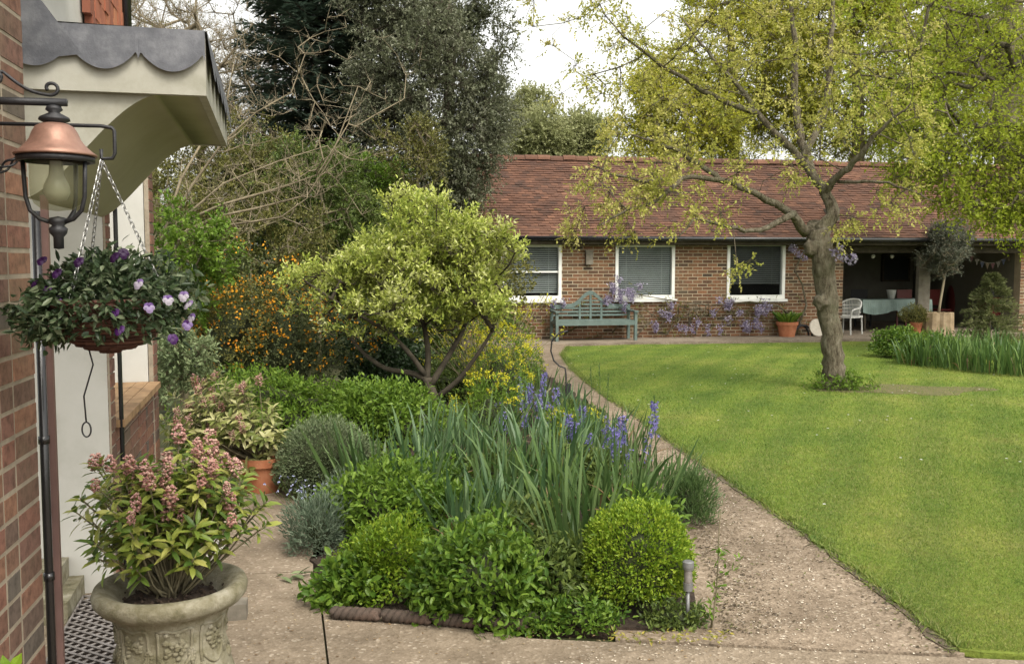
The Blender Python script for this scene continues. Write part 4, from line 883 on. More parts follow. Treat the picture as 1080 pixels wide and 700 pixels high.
# yellow-green trees behind the building
for (u, v, d, rx, rz, lab, nl, n, trw) in ((770, 60, 33, 4.0, 4.4, 'broad yellow green tree behind the roof above the middle window', 16, 260, .3),
        (722, 128, 30, 2.0, 1.9, 'low yellow green tree just above the roof ridge left of the lawn tree', 9, 140, .18),
        (900, 55, 31, 3.6, 3.8, 'tall yellow green tree behind the roof right of the lawn tree', 16, 300, .35),
        (985, 40, 36, 4.2, 4.6, 'fresh green tree behind the roof between two bare trunks', 14, 300, .3)):
    b = gnd(u, d); c = at(u, v, d); T = lobes(c, (rx, rx, rz), nl+8, int(n*1.7), .36)
    tree('leafy_tree', lab, b, [b, b+[.1, 0, 2.5], np.array([c[0]+.2, d, c[2]-rz*.4]), c+[0, 0, rz*.2]], trw*.8, T, M['l_back'], M['bark_olive'], 11, .75, 8, .115, .07, rtip=.009, step=.8, twr=.008, droop=.15)
# big brown trunk at the far right behind the building
b = gnd(1066, 27.5); T = lobes(at(1060, -10, 27), (4.2, 3, 3.2), 16, 260, .4)
tree('big_tree', 'thick brown trunked tree behind the right end of the tiled roof', b, [b, b+[0, 0, 3], at(1062, 90, 27.5), at(1066, 10, 27.5), at(1064, -100, 27.5)], .55, T, M['l_right'], M['bark_olive'], 9, .7, 6, .11, .07, rtip=.02, step=.7, droop=.15, twr=.008)
# overhanging tree just outside on the right, in front of the roof
b = gnd(1190, 17.5); T = np.vstack([pr_(985, 1120, 130, 222, 16, 18.5, 160), pr_(940, 1010, 110, 195, 16.5, 18.5, 60), pr_(1020, 1180, 205, 240, 16, 18, 36), pr_(890, 1150, -40, 140, 16, 20, 190)])
tree('overhanging_tree', 'bright green tree reaching in from the right in front of the tiled roof', b, [b, b+[-.1, 0, 2.2], at(1150, 120, 17.5), at(1120, 20, 17.5), at(1100, -100, 17.5)], .3, T, M['l_right'], M['bark'], 11, .55, 7, .078, .05, rtip=.009, step=.5, droop=.2, twr=.004)
# dark evergreens on the left
b = gnd(476, 18); T = np.vstack([lobes(at(468, 100, 18), (1.6, 1.8, 2.1), 24, 520, .32), lobes(at(430, 0, 18.5), (1.4, 1.3, 1.1), 11, 170, .36), lobes(at(508, 60, 18), (.9, .9, 1.7), 10, 120, .32), lobes(at(440, 190, 17.5), (1.2, 1, .8), 8, 160, .4)])
tree('dark_oak', 'tall dark evergreen oak behind the left end of the roof', b, [b, b+[.1, 0, 1.8], at(470, 160, 18), at(476, 60, 18), at(470, -30, 18)], .16, T, M['l_oak'], M['bark_dark'], 11, .42, 12, .066, .034, rtip=.006, step=.4, droop=.1, twr=.003)
b = gnd(432, 15.5); T = lobes(at(432, 175, 15.5), (.55, .55, 1.0), 8, 70, .4)
tree('ivy_clad_tree', 'small ivy covered tree with crooked pale trunk behind the variegated bush', b, [b, b+[.2, 0, 1.2], at(445, 220, 15.5), at(440, 190, 15.5), at(455, 165, 15.5), at(436, 130, 15.5)], .035, T, M['l_olive'], M['bark_bare'], 8, .3, 9, .05, .035, rtip=.006, step=.3)
# fir with layered boughs
b = gnd(345, 19.5); fir = thing('dark_fir', 'dark blue green fir with layered boughs behind the bare branches', 'tree', b)
wd_, lf = MB(), MB(); wd_.tube([b, b+[0, 0, 5], b+[0.1, 0, 9.5]], [.15, .10, .03], 10)
for z in np.arange(.3, 9.2, .17):
    L0 = 2.7*(1-z/11.5)**.7
    for _ in range(13):
        a = rng.uniform(0, 6.28); L_ = L0*rng.uniform(.75, 1.1); d = np.array([math.cos(a), math.sin(a), 0]); k = np.linspace(0, 1, 6)[:, None]
        pts = b+[0, 0, z]+d*L_*k+np.array([0, 0, 1])*(-.28*L_*k**1.1+.2*L_*k**2.5); wd_.tube(pts, np.linspace(.02, .005, 6), 4, cap=False)
        n = int(110*L_/1.5)+10; f = rng.uniform(.04, 1, n)**.8; pc = np.stack([np.interp(f, k[:, 0], pts[:, i]) for i in range(3)], -1)
        sd_ = np.array([-d[1], d[0], 0]); sg = rng.choice([-1, 1], n)[:, None]; wdth = (.5*(1-f*.75))[:, None]*L_*.5*rng.random((n, 1))
        pc = pc+sd_*sg*wdth-np.array([0, 0, .12])*wdth
        lf.leaves(pc, d*.7+sd_*sg*.8+rvec(n)*.35+np.array([0, 0, -.12]), np.array([0, 0, 1.0])+rvec(n)*.3, rng.uniform(.14, .3, n), rng.uniform(.035, .07, n), .1)
wd_.build('trunk', M['bark_dark'], fir); lf.build('crown', M['l_fir'], fir)
# bare winter trees top left
for u, d, lab, hgt, nT in ((215, 21, 'bare twiggy tree behind the porch hood at the top left', 8.0, 210), (165, 24, 'second bare tree farther back beside the black rain pipe', 8.5, 150), (290, 23, 'leafless tree rising between the porch hood and the dark fir', 9, 170)):
    b = gnd(u, d); T = lobes(b+[0, 0, hgt*.72], (2.1, 1.6, hgt*.36), 16, nT+110, .5)
    t = thing('bare_tree', lab, 'tree', b, 'bare winter trees behind the porch'); wd_ = MB(); trk = [b, b+[.1, 0, hgt*.25], b+[0.0, 0, hgt*.5], b+[.15, 0, hgt*.8]]
    wd_.tube(trk, [.16, .12, .09, .04], 10); nodes = [trk[1]+(trk[2]-trk[1])*k for k in (0, .3, .6, 1)]+[trk[2]+(trk[3]-trk[2])*k for k in (.3, .6, 1)]
    skel(wd_, nodes, T, .0075, .4, .25, expo=.42); lfb = MB(); foliage(lfb, wd_, T, 14, .7, 1, .05, .03, cen=b+[0, 0, hgt*.4], twr=.005)
    wd_.build('trunk', M['bark_bare'], t, smooth=True); lfb.build('buds', M['l_olive'], t)
# bare fan-branched shrub in front
b = gnd(168, 10.8); t = thing('bare_magnolia', 'bare pale branched shrub fanning to the right beside the porch hood', 'shrub', b); wd_ = MB()
limbs = [[(160, 275), (185, 250), (225, 232), (270, 215), (320, 206), (352, 168), (374, 95)], [(165, 262), (190, 225), (235, 190), (290, 170), (345, 150)], [(170, 255), (200, 200), (235, 150), (268, 120), (300, 95), (322, 60)],
         [(180, 240), (230, 215), (300, 195), (335, 185), (368, 130)], [(172, 250), (190, 190), (215, 140), (240, 105), (250, 60)], [(160, 270), (210, 245), (262, 228), (300, 230), (330, 210)]]
nodes = []
wd_.tube([b, at(165, 300, 10.8), at(164, 262, 10.8)], [.06, .05, .045], 8)
for i, lb in enumerate(limbs):
    dd = np.linspace(10.8, 10.8+rng.uniform(-1.0, 1.2), len(lb)); pts = np.array([at(u, v, d) for (u, v), d in zip(lb, dd)])
    pts[1:] += rng.normal(size=pts[1:].shape)*.03
    wd_.tube(pts, np.linspace(.020, .005, len(pts)), 6); nodes += list(pts[1:])+[(p+q)/2 for p, q in zip(pts[1:], pts[2:])]
T = np.array([nodes[rng.integers(len(nodes))]+rvec()*rng.uniform(.12, .6)+np.array([.16, 0, .12]) for _ in range(300)])
skel(wd_, nodes, T, .0028, .16, .25)
lfb = MB(); foliage(lfb, wd_, T, 4, .2, 2, .02, .012, cen=b, twr=.0028); wd_.build('branches', M['bark_bare'], t, smooth=True); lfb.build('buds', M['bark_olive'], t)
# ---------------------------------------------------------------- shrubs on the left
def vol_shrub(name, label, base, c, rad, nT, leafm, barkm, K, tlen, Mn, L, Wd, nl=8, lr=.5, **kw):
    T = lobes(c, rad, nl, nT, lr); tr = [np.array(base), np.array(base)+(np.array(c)-base)*.35, np.array(c)]
    return tree(name, label, base, tr, .035, T, leafm, barkm, K, tlen, Mn, L, Wd, rtip=.004, step=.25, cat='shrub', twr=.002, **kw)
def sh(u, v, d): return at(u, v, d)
vol_shrub('twiggy_bush', 'tall olive twiggy bush behind the bare branched shrub', gnd(232, 15.2), sh(225, 195, 15.2), (1.45, .9, 1.0), 260, M['l_olive'], M['bark_olive'], 10, .3, 9, .055, .03, nl=16)
vol_shrub('twiggy_bush', 'dark green bush between the porch hood and the dark fir', gnd(300, 16.5), sh(305, 185, 16.5), (1.3, .9, 1.1), 200, M['l_mid'], M['bark_olive'], 10, .3, 9, .06, .034, nl=14)
vol_shrub('green_shrub', 'fresh green leafy shrub right of the porch pier', gnd(195, 9.5), sh(190, 275, 9.5), (.5, .5, .62), 70, M['l_bright'], M['bark_olive'], 9, .2, 10, .055, .03)
vol_shrub('olive_shrub', 'olive green twiggy shrub under the bare branches', gnd(270, 13.5), sh(262, 245, 13.5), (1.2, .9, .85), 150, M['l_olive'], M['bark_olive'], 9, .28, 10, .05, .03, nl=12)
vol_shrub('green_shrub', 'mid green shrub behind the left side of the variegated bush', gnd(335, 14.5), sh(340, 215, 14.5), (1.0, .8, .85), 120, M['l_mid'], M['bark_olive'], 9, .28, 10, .06, .035, nl=10)
vol_shrub('green_shrub', 'yellowish green shrub just above the variegated bush', gnd(372, 16.5), sh(378, 200, 16.5), (.8, .7, .7), 90, M['l_bright'], M['bark_olive'], 9, .28, 10, .06, .035)
vol_shrub('pale_shrub', 'pale silvery leaved shrub beyond the porch ledge', gnd(192, 8.3), sh(190, 385, 8.3), (.36, .36, .42), 60, M['l_pale'], M['bark_olive'], 9, .16, 10, .045, .022)
vol_shrub('dark_shrub', 'dark leafy shrub left of the orange flowered bush', gnd(215, 11), sh(218, 330, 11), (.62, .5, .75), 90, M['l_mid'], M['bark_dark'], 9, .22, 10, .05, .03)
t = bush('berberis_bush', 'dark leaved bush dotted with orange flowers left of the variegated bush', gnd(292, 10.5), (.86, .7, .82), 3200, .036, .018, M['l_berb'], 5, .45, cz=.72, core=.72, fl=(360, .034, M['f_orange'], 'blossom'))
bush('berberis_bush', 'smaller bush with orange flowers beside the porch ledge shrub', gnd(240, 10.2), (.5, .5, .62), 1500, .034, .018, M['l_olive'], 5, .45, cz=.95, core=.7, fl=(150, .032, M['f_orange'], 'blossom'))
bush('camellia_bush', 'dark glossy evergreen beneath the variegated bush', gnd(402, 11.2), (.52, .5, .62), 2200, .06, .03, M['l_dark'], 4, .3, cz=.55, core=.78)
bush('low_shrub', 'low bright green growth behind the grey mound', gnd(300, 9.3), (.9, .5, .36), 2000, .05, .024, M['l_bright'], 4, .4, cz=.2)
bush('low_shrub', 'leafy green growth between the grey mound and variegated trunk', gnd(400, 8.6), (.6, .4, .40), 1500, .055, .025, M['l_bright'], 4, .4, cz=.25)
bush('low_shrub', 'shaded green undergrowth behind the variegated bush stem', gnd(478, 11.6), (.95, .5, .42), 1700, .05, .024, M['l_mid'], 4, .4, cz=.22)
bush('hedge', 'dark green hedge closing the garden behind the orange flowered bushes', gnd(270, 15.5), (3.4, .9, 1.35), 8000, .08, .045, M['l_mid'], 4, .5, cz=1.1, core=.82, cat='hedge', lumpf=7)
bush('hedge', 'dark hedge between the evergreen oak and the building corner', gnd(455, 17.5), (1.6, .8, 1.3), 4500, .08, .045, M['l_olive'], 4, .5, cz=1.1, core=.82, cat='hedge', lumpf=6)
# variegated bush tree
b = gp(470, 452); D_ = b[1]; t = thing('variegated_bush', 'large yellow green variegated bush on a crooked forked stem in the middle', 'shrub', b)
wd_, lf = MB(), MB()
def lm(pts, r0, r1): 
    P = np.array([at(u, v, D_+dd) for u, v, dd in pts]); k = np.linspace(0, len(P)-1, len(P)*3); P2 = np.stack([np.interp(k, range(len(P)), P[:, i]) for i in range(3)], -1); P2[1:-1] = (P2[:-2]+P2[1:-1]*2+P2[2:])/4
    wd_.tube(P2, np.linspace(r0, r1, len(P2)), 8); return list(P2[2:])
nodes = lm([(470, 452, 0), (462, 440, 0), (458, 418, .0), (448, 395, .02)], .055, .045)
nodes += lm([(455, 402, 0), (435, 393, .05), (408, 390, .1), (385, 375, .15), (365, 350, .2), (345, 330, .3)], .035, .012)
nodes += lm([(448, 395, 0), (432, 372, -.1), (410, 350, -.2), (378, 332, -.3), (350, 315, -.3)], .03, .01)
nodes += lm([(450, 398, 0), (452, 375, .1), (448, 345, .1), (436, 310, .1), (430, 270, .2)], .035, .012)
nodes += lm([(455, 405, 0), (470, 380, .1), (488, 350, .15), (500, 315, .3), (505, 280, .3)], .035, .012)
nodes += lm([(460, 420, 0), (485, 400, -.1), (505, 372, -.2), (522, 345, -.2), (532, 310, -.1)], .03, .01)
nodes += lm([(462, 440, 0), (490, 432, .1), (515, 415, .1), (530, 390, .1)], .018, .008)
T = np.vstack([lobes(at(426, 304, D_), (1.0, .85, .62), 40, 270, .26), lobes(at(430, 300, D_), (.92, .8, .60), 120, 200, .22), lobes(at(456, 248, D_), (.58, .6, .46), 30, 130, .26), lobes(at(505, 290, D_), (.42, .6, .62), 12, 140, .34), pr_(298, 345, 285, 335, D_-.5, D_+.4, 18), pr_(350, 440, 340, 372, D_-.6, D_-.1, 8)])
skel(wd_, nodes, T, .0035, .22, .2)
foliage(lf, wd_, T, 7, .21, 9, .054, .023, cen=at(440, 390, D_), outb=.5, up=.75, twr=.002, side=.9)
wd_.build('stems', M['bark_dark'], t, smooth=True); lf.build('crown', M['l_vari'], t)
# ---------------------------------------------------------------- lawn tree
b = gp(881, 411); TD = b[1]; lt = thing('lawn_tree', 'gnarled trunk tree with sparse fresh yellow green leaves standing on the lawn', 'tree', b+[0, 0, .03])
wd_, lf = MB(), MB()
def lim(pts, rs, sides=10, jit=.01):
    P = np.array([at(u, v, TD+dd) for u, v, dd in pts]); k = np.linspace(0, len(P)-1, (len(P)-1)*4+1); P2 = np.stack([np.interp(k, range(len(P)), P[:, i]) for i in range(3)], -1)
    for _ in range(2): P2[1:-1] = (P2[:-2]+P2[1:-1]*2+P2[2:])/4
    P2[1:-1] += rng.normal(size=P2[1:-1].shape)*jit; rr = np.interp(k, range(len(P)), rs); wd_.tube(P2, rr, sides); return list(P2[2:])
nodes = lim([(881, 414, 0), (880, 400, 0), (879, 375, 0), (876, 345, 0), (872, 315, 0), (868, 285, 0), (865, 255, 0), (863, 238, 0)], [.20, .155, .135, .132, .135, .142, .152, .145], 18, .012)
for u, v, r_ in ((867, 318, .10), (856, 262, .10)):
    fn = lumps(int(rng.integers(1e6)), 5, 4, .2); wd_.ellipsoid(at(u, v, TD-.06), (r_, r_, r_*1.2), 16, 12, fn)
nodes += lim([(864, 245, 0), (880, 226, .0), (872, 205, .1), (858, 185, .2), (842, 165, .3), (825, 148, .3), (800, 120, .3), (775, 88, .4), (745, 55, .5), (720, 20, .5)], [.105, .085, .07, .06, .053, .047, .038, .028, .02, .01])
nodes += lim([(850, 245, 0), (835, 225, -.2), (800, 205, -.5), (765, 190, -.7), (720, 186, -.9), (690, 192, -1.0), (650, 186, -1.1), (620, 172, -1.2)], [.075, .052, .04, .033, .028, .022, .016, .008])
nodes += lim([(765, 192, -.7), (745, 178, -.6), (715, 160, -.6), (690, 148, -.5), (660, 140, -.4)], [.04, .034, .026, .018, .01])
nodes += lim([(868, 205, .1), (880, 190, -.1), (900, 172, -.3), (918, 150, -.5), (935, 130, -.6), (960, 110, -.8)], [.06, .048, .04, .03, .022, .01])
nodes += lim([(858, 188, .2), (846, 150, .5), (838, 100, .7), (838, 50, .8), (832, -30, .9)], [.06, .055, .05, .04, .02])
nodes += lim([(845, 168, .3), (872, 120, .6), (875, 70, .7), (880, 10, .8), (870, -40, .9)], [.05, .045, .04, .03, .015])
nodes += lim([(800, 120, .3), (770, 110, .1), (730, 90, -.2), (690, 65, -.4), (650, 30, -.6)], [.04, .035, .028, .02, .01])
nodes += lim([(838, 225, -.3), (800, 245, -.8), (770, 240, -1.1), (735, 228, -1.3), (715, 250, -1.4)], [.045, .03, .022, .015, .007])
nodes += lim([(720, 186, -.9), (690, 215, -1.2), (655, 225, -1.3), (630, 238, -1.4)], [.03, .02, .014, .007])
nodes += lim([(884, 192, -.1), (920, 190, -.5), (955, 198, -.8), (985, 212, -1)], [.026, .018, .012, .006])
T = np.vstack([pr_(600, 720, 170, 245, TD-1.6, TD-.4, 30), pr_(640, 790, 120, 200, TD-1.2, TD+.5, 26), pr_(640, 780, 20, 130, TD-1, TD+1.2, 38), pr_(560, 660, -10, 60, TD-.8, TD+.8, 14), pr_(575, 650, 60, 105, TD-.8, TD+.5, 7),
               pr_(760, 900, -40, 110, TD-1.2, TD+1.6, 60), pr_(780, 880, 90, 190, TD-1.3, TD+1.2, 22), pr_(880, 990, 20, 180, TD-1.2, TD+1.2, 34), pr_(640, 780, 200, 250, TD-1.8, TD-.8, 12), pr_(760, 800, 250, 285, TD-1.7, TD-1.0, 2), pr_(880, 905, 225, 245, TD-.6, TD, 4), pr_(920, 990, 195, 225, TD-1, TD-.5, 6)])
skel(wd_, nodes, T, .0034, .22, .2, expo=.42)
foliage(lf, wd_, T, 11, .25, 8, .050, .030, cen=at(850, 190, TD), outb=.5, up=0, droop=.35, twr=.0025, side=.8)
# suckers at the foot
fo = MB(); P = b+np.stack([rng.normal(size=70)*.2+.08, rng.normal(size=70)*.15-.1, rng.uniform(.02, .3, 70)**1.3], -1); foliage(fo, wd_, P, 5, .12, 6, .05, .022, twr=.002); fo.build('suckers', M['l_bright'], lt)
wd_.build('trunk', M['bark'], lt, smooth=True); lf.build('crown', M['l_lawn'], lt)
# ---------------------------------------------------------------- flower bed
soil = MB(); bedp = bed_front+[p for p in bed_right[1:]]+[gp(545, 372), gp(520, 400), gp(470, 425), gp(400, 440), gp(330, 470), gp(305, 500), gp(318, 530)]
poly('flower_bed', bedp, M['soil'], .014, .06, rag=.03)
# terracotta rope edging tiles
ed = [gp(348, 652), gp(402, 655), gp(456, 659), gp(508, 663), gp(558, 666)]
edl = ('mossy terracotta rope edging tile at the left front corner of the bed', 'rope edging tile below the lime box mound', 'dark rope edging tile left of the middle at the bed front', 'reddish rope edging tile at the right end of the row')
for k in range(4):
    a, c = ed[k], ed[k+1]; d = c-a; L_ = np.linalg.norm(d); d = unit(d); nv = np.array([0, 0, 1.0]); sd_ = np.cross(d, nv); m_ = MB()
    m_.tube([a+d*.012+[0, 0, .03], c-d*.012+[0, 0, .03]], .026, 10)
    for q in range(2):
        kk = np.linspace(0, 1, 40); m_.tube([a+d*(.012+(L_-.024)*f)+[0, 0, .032]+.016*(math.cos(f*22+q*math.pi)*sd_+math.sin(f*22+q*math.pi)*nv) for f in kk], .017, 7)
    tag(m_.build('rope_edging', M['edging'], origin=(a+c)/2, smooth=True), edl[k], 'edging', 'rope edging tiles')
def iris(label, u, v, n, h, sp, w, mat, bend=.5, name='iris_clump', group='iris clumps in the flower bed', lean=.28, seg=6):
    p = gp(u, v); t = MB(); r_ = np.sqrt(rng.random(n))*sp; a = rng.uniform(0, 6.28, n); base = p+np.stack([r_*np.cos(a), r_*np.sin(a), np.full(n, .03)], -1)
    D = np.stack([np.cos(a)*lean*r_/sp, np.sin(a)*lean*r_/sp, np.ones(n)], -1)+rng.normal(size=(n, 3))*np.array([.13, .13, 0])
    t.blades(base, D, h*rng.uniform(.55, 1.12, n), w*.8*rng.uniform(.6, 1.2, n), bend*rng.uniform(.1, 1.0, n)**1.6*2.4, seg)
    o = tag(t.build(name, mat, origin=p), label, 'iris', group); k = max(3, n//12); q = MB(); i = rng.integers(n, size=k)
    q.blades(base[i], D[i]+rng.normal(size=(k, 3))*[.35, .35, 0], h*rng.uniform(.35, .8, k), w*.6, rng.uniform(.8, 2.2, k), seg); q.build('withered_leaves', M['l_dead'], o); return o
IR = [('tall dark green iris clump behind the lavender', 395, 540, 70, .62, .26, .026, 'l_iris'), ('upright iris leaves left of the variegated trunk', 452, 520, 50, .66, .18, .028, 'l_irisg'),
 ('grey green iris fan in the centre of the bed', 560, 520, 80, .62, .28, .026, 'l_irisg'), ('iris clump at the foot of the variegated bush', 505, 486, 60, .55, .26, .024, 'l_iris'),
 ('iris leaves behind the blue spikes beside the path', 612, 500, 80, .60, .30, .024, 'l_irisg'), ('wide green iris clump above the clipped lime ball', 648, 570, 110, .62, .28, .026, 'l_iris'),
 ('iris clump leaning over the gravel path right of the ball', 690, 542, 80, .44, .22, .02, 'l_iris'), ('short iris leaves at the path edge', 712, 520, 40, .30, .14, .016, 'l_iris'),
 ('long arching iris leaves left of the lime ball', 604, 612, 46, .66, .13, .028, 'l_iris'), ('small blue grey iris fan behind the lush front foliage', 487, 590, 34, .48, .09, .026, 'l_irisg'),
 ('iris leaves by the yellow euphorbia', 545, 462, 70, .50, .30, .022, 'l_irisg'), ('far iris clump near the shepherd hook', 592, 452, 70, .5, .3, .022, 'l_irisg'), ('iris clump on the path side behind the tall spikes', 655, 490, 70, .46, .26, .022, 'l_iris'),
 ('farthest iris leaves at the back of the bed', 565, 425, 60, .45, .32, .022, 'l_iris'), ('iris leaves in the bed centre behind the reddish shoots', 525, 545, 60, .55, .2, .026, 'l_iris'), ('iris clump between the centre fan and the lime ball', 590, 560, 60, .6, .2, .026, 'l_irisb'), ('blue green iris fan behind the ferny foliage at the left', 440, 545, 50, .6, .18, .026, 'l_irisg'),
 ('blue green iris fan in the very middle of the bed', 540, 575, 60, .55, .2, .025, 'l_irisg'), ('slender iris leaves right of the variegated stem', 490, 515, 60, .62, .24, .024, 'l_irisg'), ('arching iris leaves above the lush front foliage', 510, 605, 36, .52, .14, .024, 'l_iris'), ('tall iris leaves in front of the blue spikes', 575, 535, 60, .66, .22, .024, 'l_irisg')]
for lab, u, v, n, h, sp, w, mt in IR: iris(lab, u, v, n, h, sp, w, M[mt])
def spike(label, u, vtop, d, flower, name='blue_camassia', lh=.16):
    tp = at(u, vtop, d); b = np.array([tp[0]+rng.normal()*.03, d+rng.normal()*.02, .045]); t = thing(name, label, 'flower', b, 'blue flower spikes in the bed')
    m_ = MB(); k = np.linspace(0, 1, 8)[:, None]; pts = b+(tp-b)*k+np.array([1, 0, 0])*.015*np.sin(k*3); m_.tube(pts, np.linspace(.005, .002, 8), 5)
    n = 26; f = 1-rng.random(n)*.14/max(.3, tp[2]); P = b+(tp-b)*f[:, None]; m_.leaves(P, rvec(n)*.5+np.array([0, 0, 1.0]), rvec(n), .022*rng.uniform(.6, 1.1, n), .008); m_.build('stem', M['l_iris'], t)
    if flower > 0:
        n = int(60*flower); f = 1-rng.uniform(.05, .32, n)/max(.3, tp[2]); P = b+(tp-b)*f[:, None]; a = rng.uniform(0, 6.28, n); o_ = np.stack([np.cos(a), np.sin(a), np.full(n, .25)], -1); P = P+o_*rng.uniform(.006, .03, (n, 1)); fb = MB()
        for q in range(4): fb.leaves(P, rvec(n)+o_*.6, rvec(n), .026, .011)
        fb.build('flowers', M['f_blue'], t)
SP = [(690, 418, 6.9, .9, 'tallest blue spike at the right edge of the bed'), (656, 432, 7.0, 1.0, 'violet blue spike next to the gravel path'), (606, 440, 7.2, 1.2, 'full blue spike in front of the iris centre'), (620, 452, 7.0, 1.0, 'shorter blue spike behind the lime ball iris'), (640, 436, 7.4, .5, 'half open blue spike left of the violet one'),
      (632, 382, 8.5, 0, 'tall bud spike against the path'), (623, 388, 8.8, 0, 'second bud spike against the path'), (642, 395, 8.4, 0, 'leaning bud spike near the lawn edge'), (574, 388, 9.6, .9, 'far blue spike beside the shepherd hook'), (560, 400, 9.4, 1.0, 'far blue spike left of the hook base'), (567, 410, 9.0, .8, 'blue spike below the hook'), (524, 420, 9.0, .9, 'blue spike by the yellow euphorbia'), (546, 392, 9.9, .5, 'distant small blue spike behind the euphorbia'), (585, 405, 9.2, .7, 'blue spike in front of the hook post'), (680, 455, 7.0, .2, 'mostly green spike right of the violet one'), (665, 462, 6.8, .3, 'low green spike above the lime ball'), (598, 432, 7.4, 1.2, 'leftmost of the full blue spikes in the bed middle'), (614, 424, 7.8, 1.0, 'upright blue spike behind the full pair in the middle'), (648, 446, 6.8, 1.0, 'blue spike leaning towards the path below the violet one'), (530, 430, 8.4, .9, 'blue spike standing among the grey green iris fans'), (580, 420, 8.4, 1.0, 'blue spike between the hook and the middle pair'), (552, 418, 8.8, .9, 'blue spike right of the acid yellow euphorbia')]
for u, v, d, f, lab in SP: spike(lab, u, v, d, f)
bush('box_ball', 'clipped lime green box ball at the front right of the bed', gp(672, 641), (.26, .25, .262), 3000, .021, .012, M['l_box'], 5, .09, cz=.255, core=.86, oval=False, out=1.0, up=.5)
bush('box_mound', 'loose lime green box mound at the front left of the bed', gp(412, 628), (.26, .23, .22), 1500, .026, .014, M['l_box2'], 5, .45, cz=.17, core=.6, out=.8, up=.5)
def leafy(label, u, v, rad, n, L, Wd, mt, cz=None, name='leafy_perennial', amp=.4, M_=4, core=.7, up=.3): return bush(name, label, gp(u, v), rad, n, L, Wd, M[mt], M_, amp, cat='plant', cz=cz, core=core, oval=True, up=up, group='leafy plants in the flower bed')
leafy('lush green divided foliage at the middle front of the bed', 504, 650, (.33, .22, .24), 1000, .048, .021, 'l_peony', .16)
leafy('broad low leaves at the front left corner of the bed', 366, 634, (.16, .12, .13), 260, .055, .03, 'l_peony', .07)
leafy('bright ferny foliage behind the lime box mound', 405, 572, (.36, .22, .24), 700, .05, .02, 'l_bright', .2)
leafy('green foliage between the mound and the iris fan', 470, 575, (.25, .2, .2), 380, .055, .022, 'l_peony', .18)
leafy('dark leafy filler in the bed centre', 545, 590, (.38, .3, .2), 800, .05, .018, 'l_mid', .12)
leafy('dark leafy filler left of the lime ball', 590, 640, (.16, .16, .2), 416, .05, .02, 'l_mid', .12)
leafy('reddish green leaf shoots below the variegated bush', 520, 530, (.3, .25, .2), 420, .06, .016, 'l_mid', .15)
leafy('small leaved filler at the foot of the lime ball', 618, 661, (.16, .10, .09), 260, .03, .014, 'l_peony', .05)
leafy('weedy green foliage by the solar stake light', 712, 660, (.17, .08, .07), 230, .028, .012, 'l_mid', .03)
leafy('trailing low leaves over the rope edging at the right', 560, 664, (.15, .07, .09), 180, .03, .015, 'l_peony', .04)
leafy('small leaves creeping over the rope edging in the middle', 455, 654, (.12, .05, .07), 120, .03, .015, 'l_bright', .03)
leafy('green leaf clump behind the lime ball', 680, 590, (.2, .2, .2), 250, .055, .022, 'l_bright', .15)
leafy('leafy growth at the foot of the blue spikes', 610, 520, (.4, .3, .2), 800, .05, .02, 'l_mid', .15)
leafy('low leaves by the path behind the tall spikes', 604, 452, (.28, .4, .14), 720, .05, .02, 'l_mid', .12)
leafy('leaf mass under the iris clumps at the left', 430, 540, (.5, .3, .2), 880, .05, .02, 'l_peony', .15)
bush('grey_mound', 'rounded grey green cushion shrub beside the terracotta pot', gp(342, 520), (.36, .32, .32), 2200, .03, .009, M['l_sant'], 5, .12, cz=.22, core=.85, out=1.2, up=.4)
bush('lavender', 'narrow leaved green tuft at the path edge right of the lime ball irises', gp(726, 552), (.15, .17, .24), 800, .05, .006, M['l_iris'], 5, .3, cz=.13, core=.7, out=.8, up=1.3)
bush('lavender', 'grey lavender tuft spilling over the left path', gp(335, 580), (.17, .17, .2), 700, .045, .007, M['l_lav'], 5, .3, cz=.12, core=.7, out=1.0, up=.9)
bush('lavender', 'green lavender tuft in front of the dark iris clump', gp(365, 560), (.15, .15, .24), 500, .05, .008, M['l_lav'], 5, .3, cz=.12, core=.7, out=1.0, up=.9)
p = gp(330, 530); m_ = MB(); P = p+np.stack([rng.normal(size=80)*.12, rng.normal(size=80)*.1, rng.uniform(.06, .2, 80)], -1)
for _ in range(4): m_.leaves(P, rvec(80), rvec(80)+np.array([0, -.3, 1]), .016, .014)
t = thing('forget_me_not', 'pale blue forget me nots at the left edge of the bed', 'flower', p); m_.build('flowers', M['f_forget'], t)
m_ = MB()
for q in P: m_.tube([p+(q-p)*[.6, .6, 0]+[0, 0, .02], q], .0016, 3)
m_.leaves(P-[0, 0, .05], rvec(80), rvec(80), .04, .012); m_.build('stems', M['l_mid'], t)
# euphorbia / yellow plants at the back
def euph(label, u, v, rad, n, fz): 
    t = bush('euphorbia', label, gp(u, v), rad, 500, .05, .012, M['l_bright'], 4, .4, cat='plant', cz=rad[2]*.7, core=.6, up=.5)
    c = gp(u, v)+[0, 0, rad[2]*.8]; D = rvec(n*2); D = D[D[:, 2] > -.1][:n]; P = c+D*np.array(rad)*1.05; m_ = MB(); foliage(m_, None, P, 5, .05, 4, .026, .018); m_.build('blossom', M['l_yellow'], t)
euph('acid yellow euphorbia behind the variegated trunk', 528, 440, (.35, .3, .55), 60, 1); euph('yellow euphorbia head left of the shepherd hook', 552, 412, (.28, .25, .40), 40, 1); euph('lower yellow green euphorbia among the iris leaves', 515, 462, (.34, .25, .34), 34, 1); euph('yellow green patch behind the blue spikes', 606, 476, (.3, .22, .22), 18, 1)
b = gp(515, 432); vt = thing('yellow_stemmed_shrub', 'upright twiggy shrub with yellow leaves behind the variegated bush', 'shrub', b); wd_, lf = MB(), MB(); T = np.array([b+[rng.normal()*.38, rng.normal()*.25, rng.uniform(.45, 1.25)] for _ in range(70)])
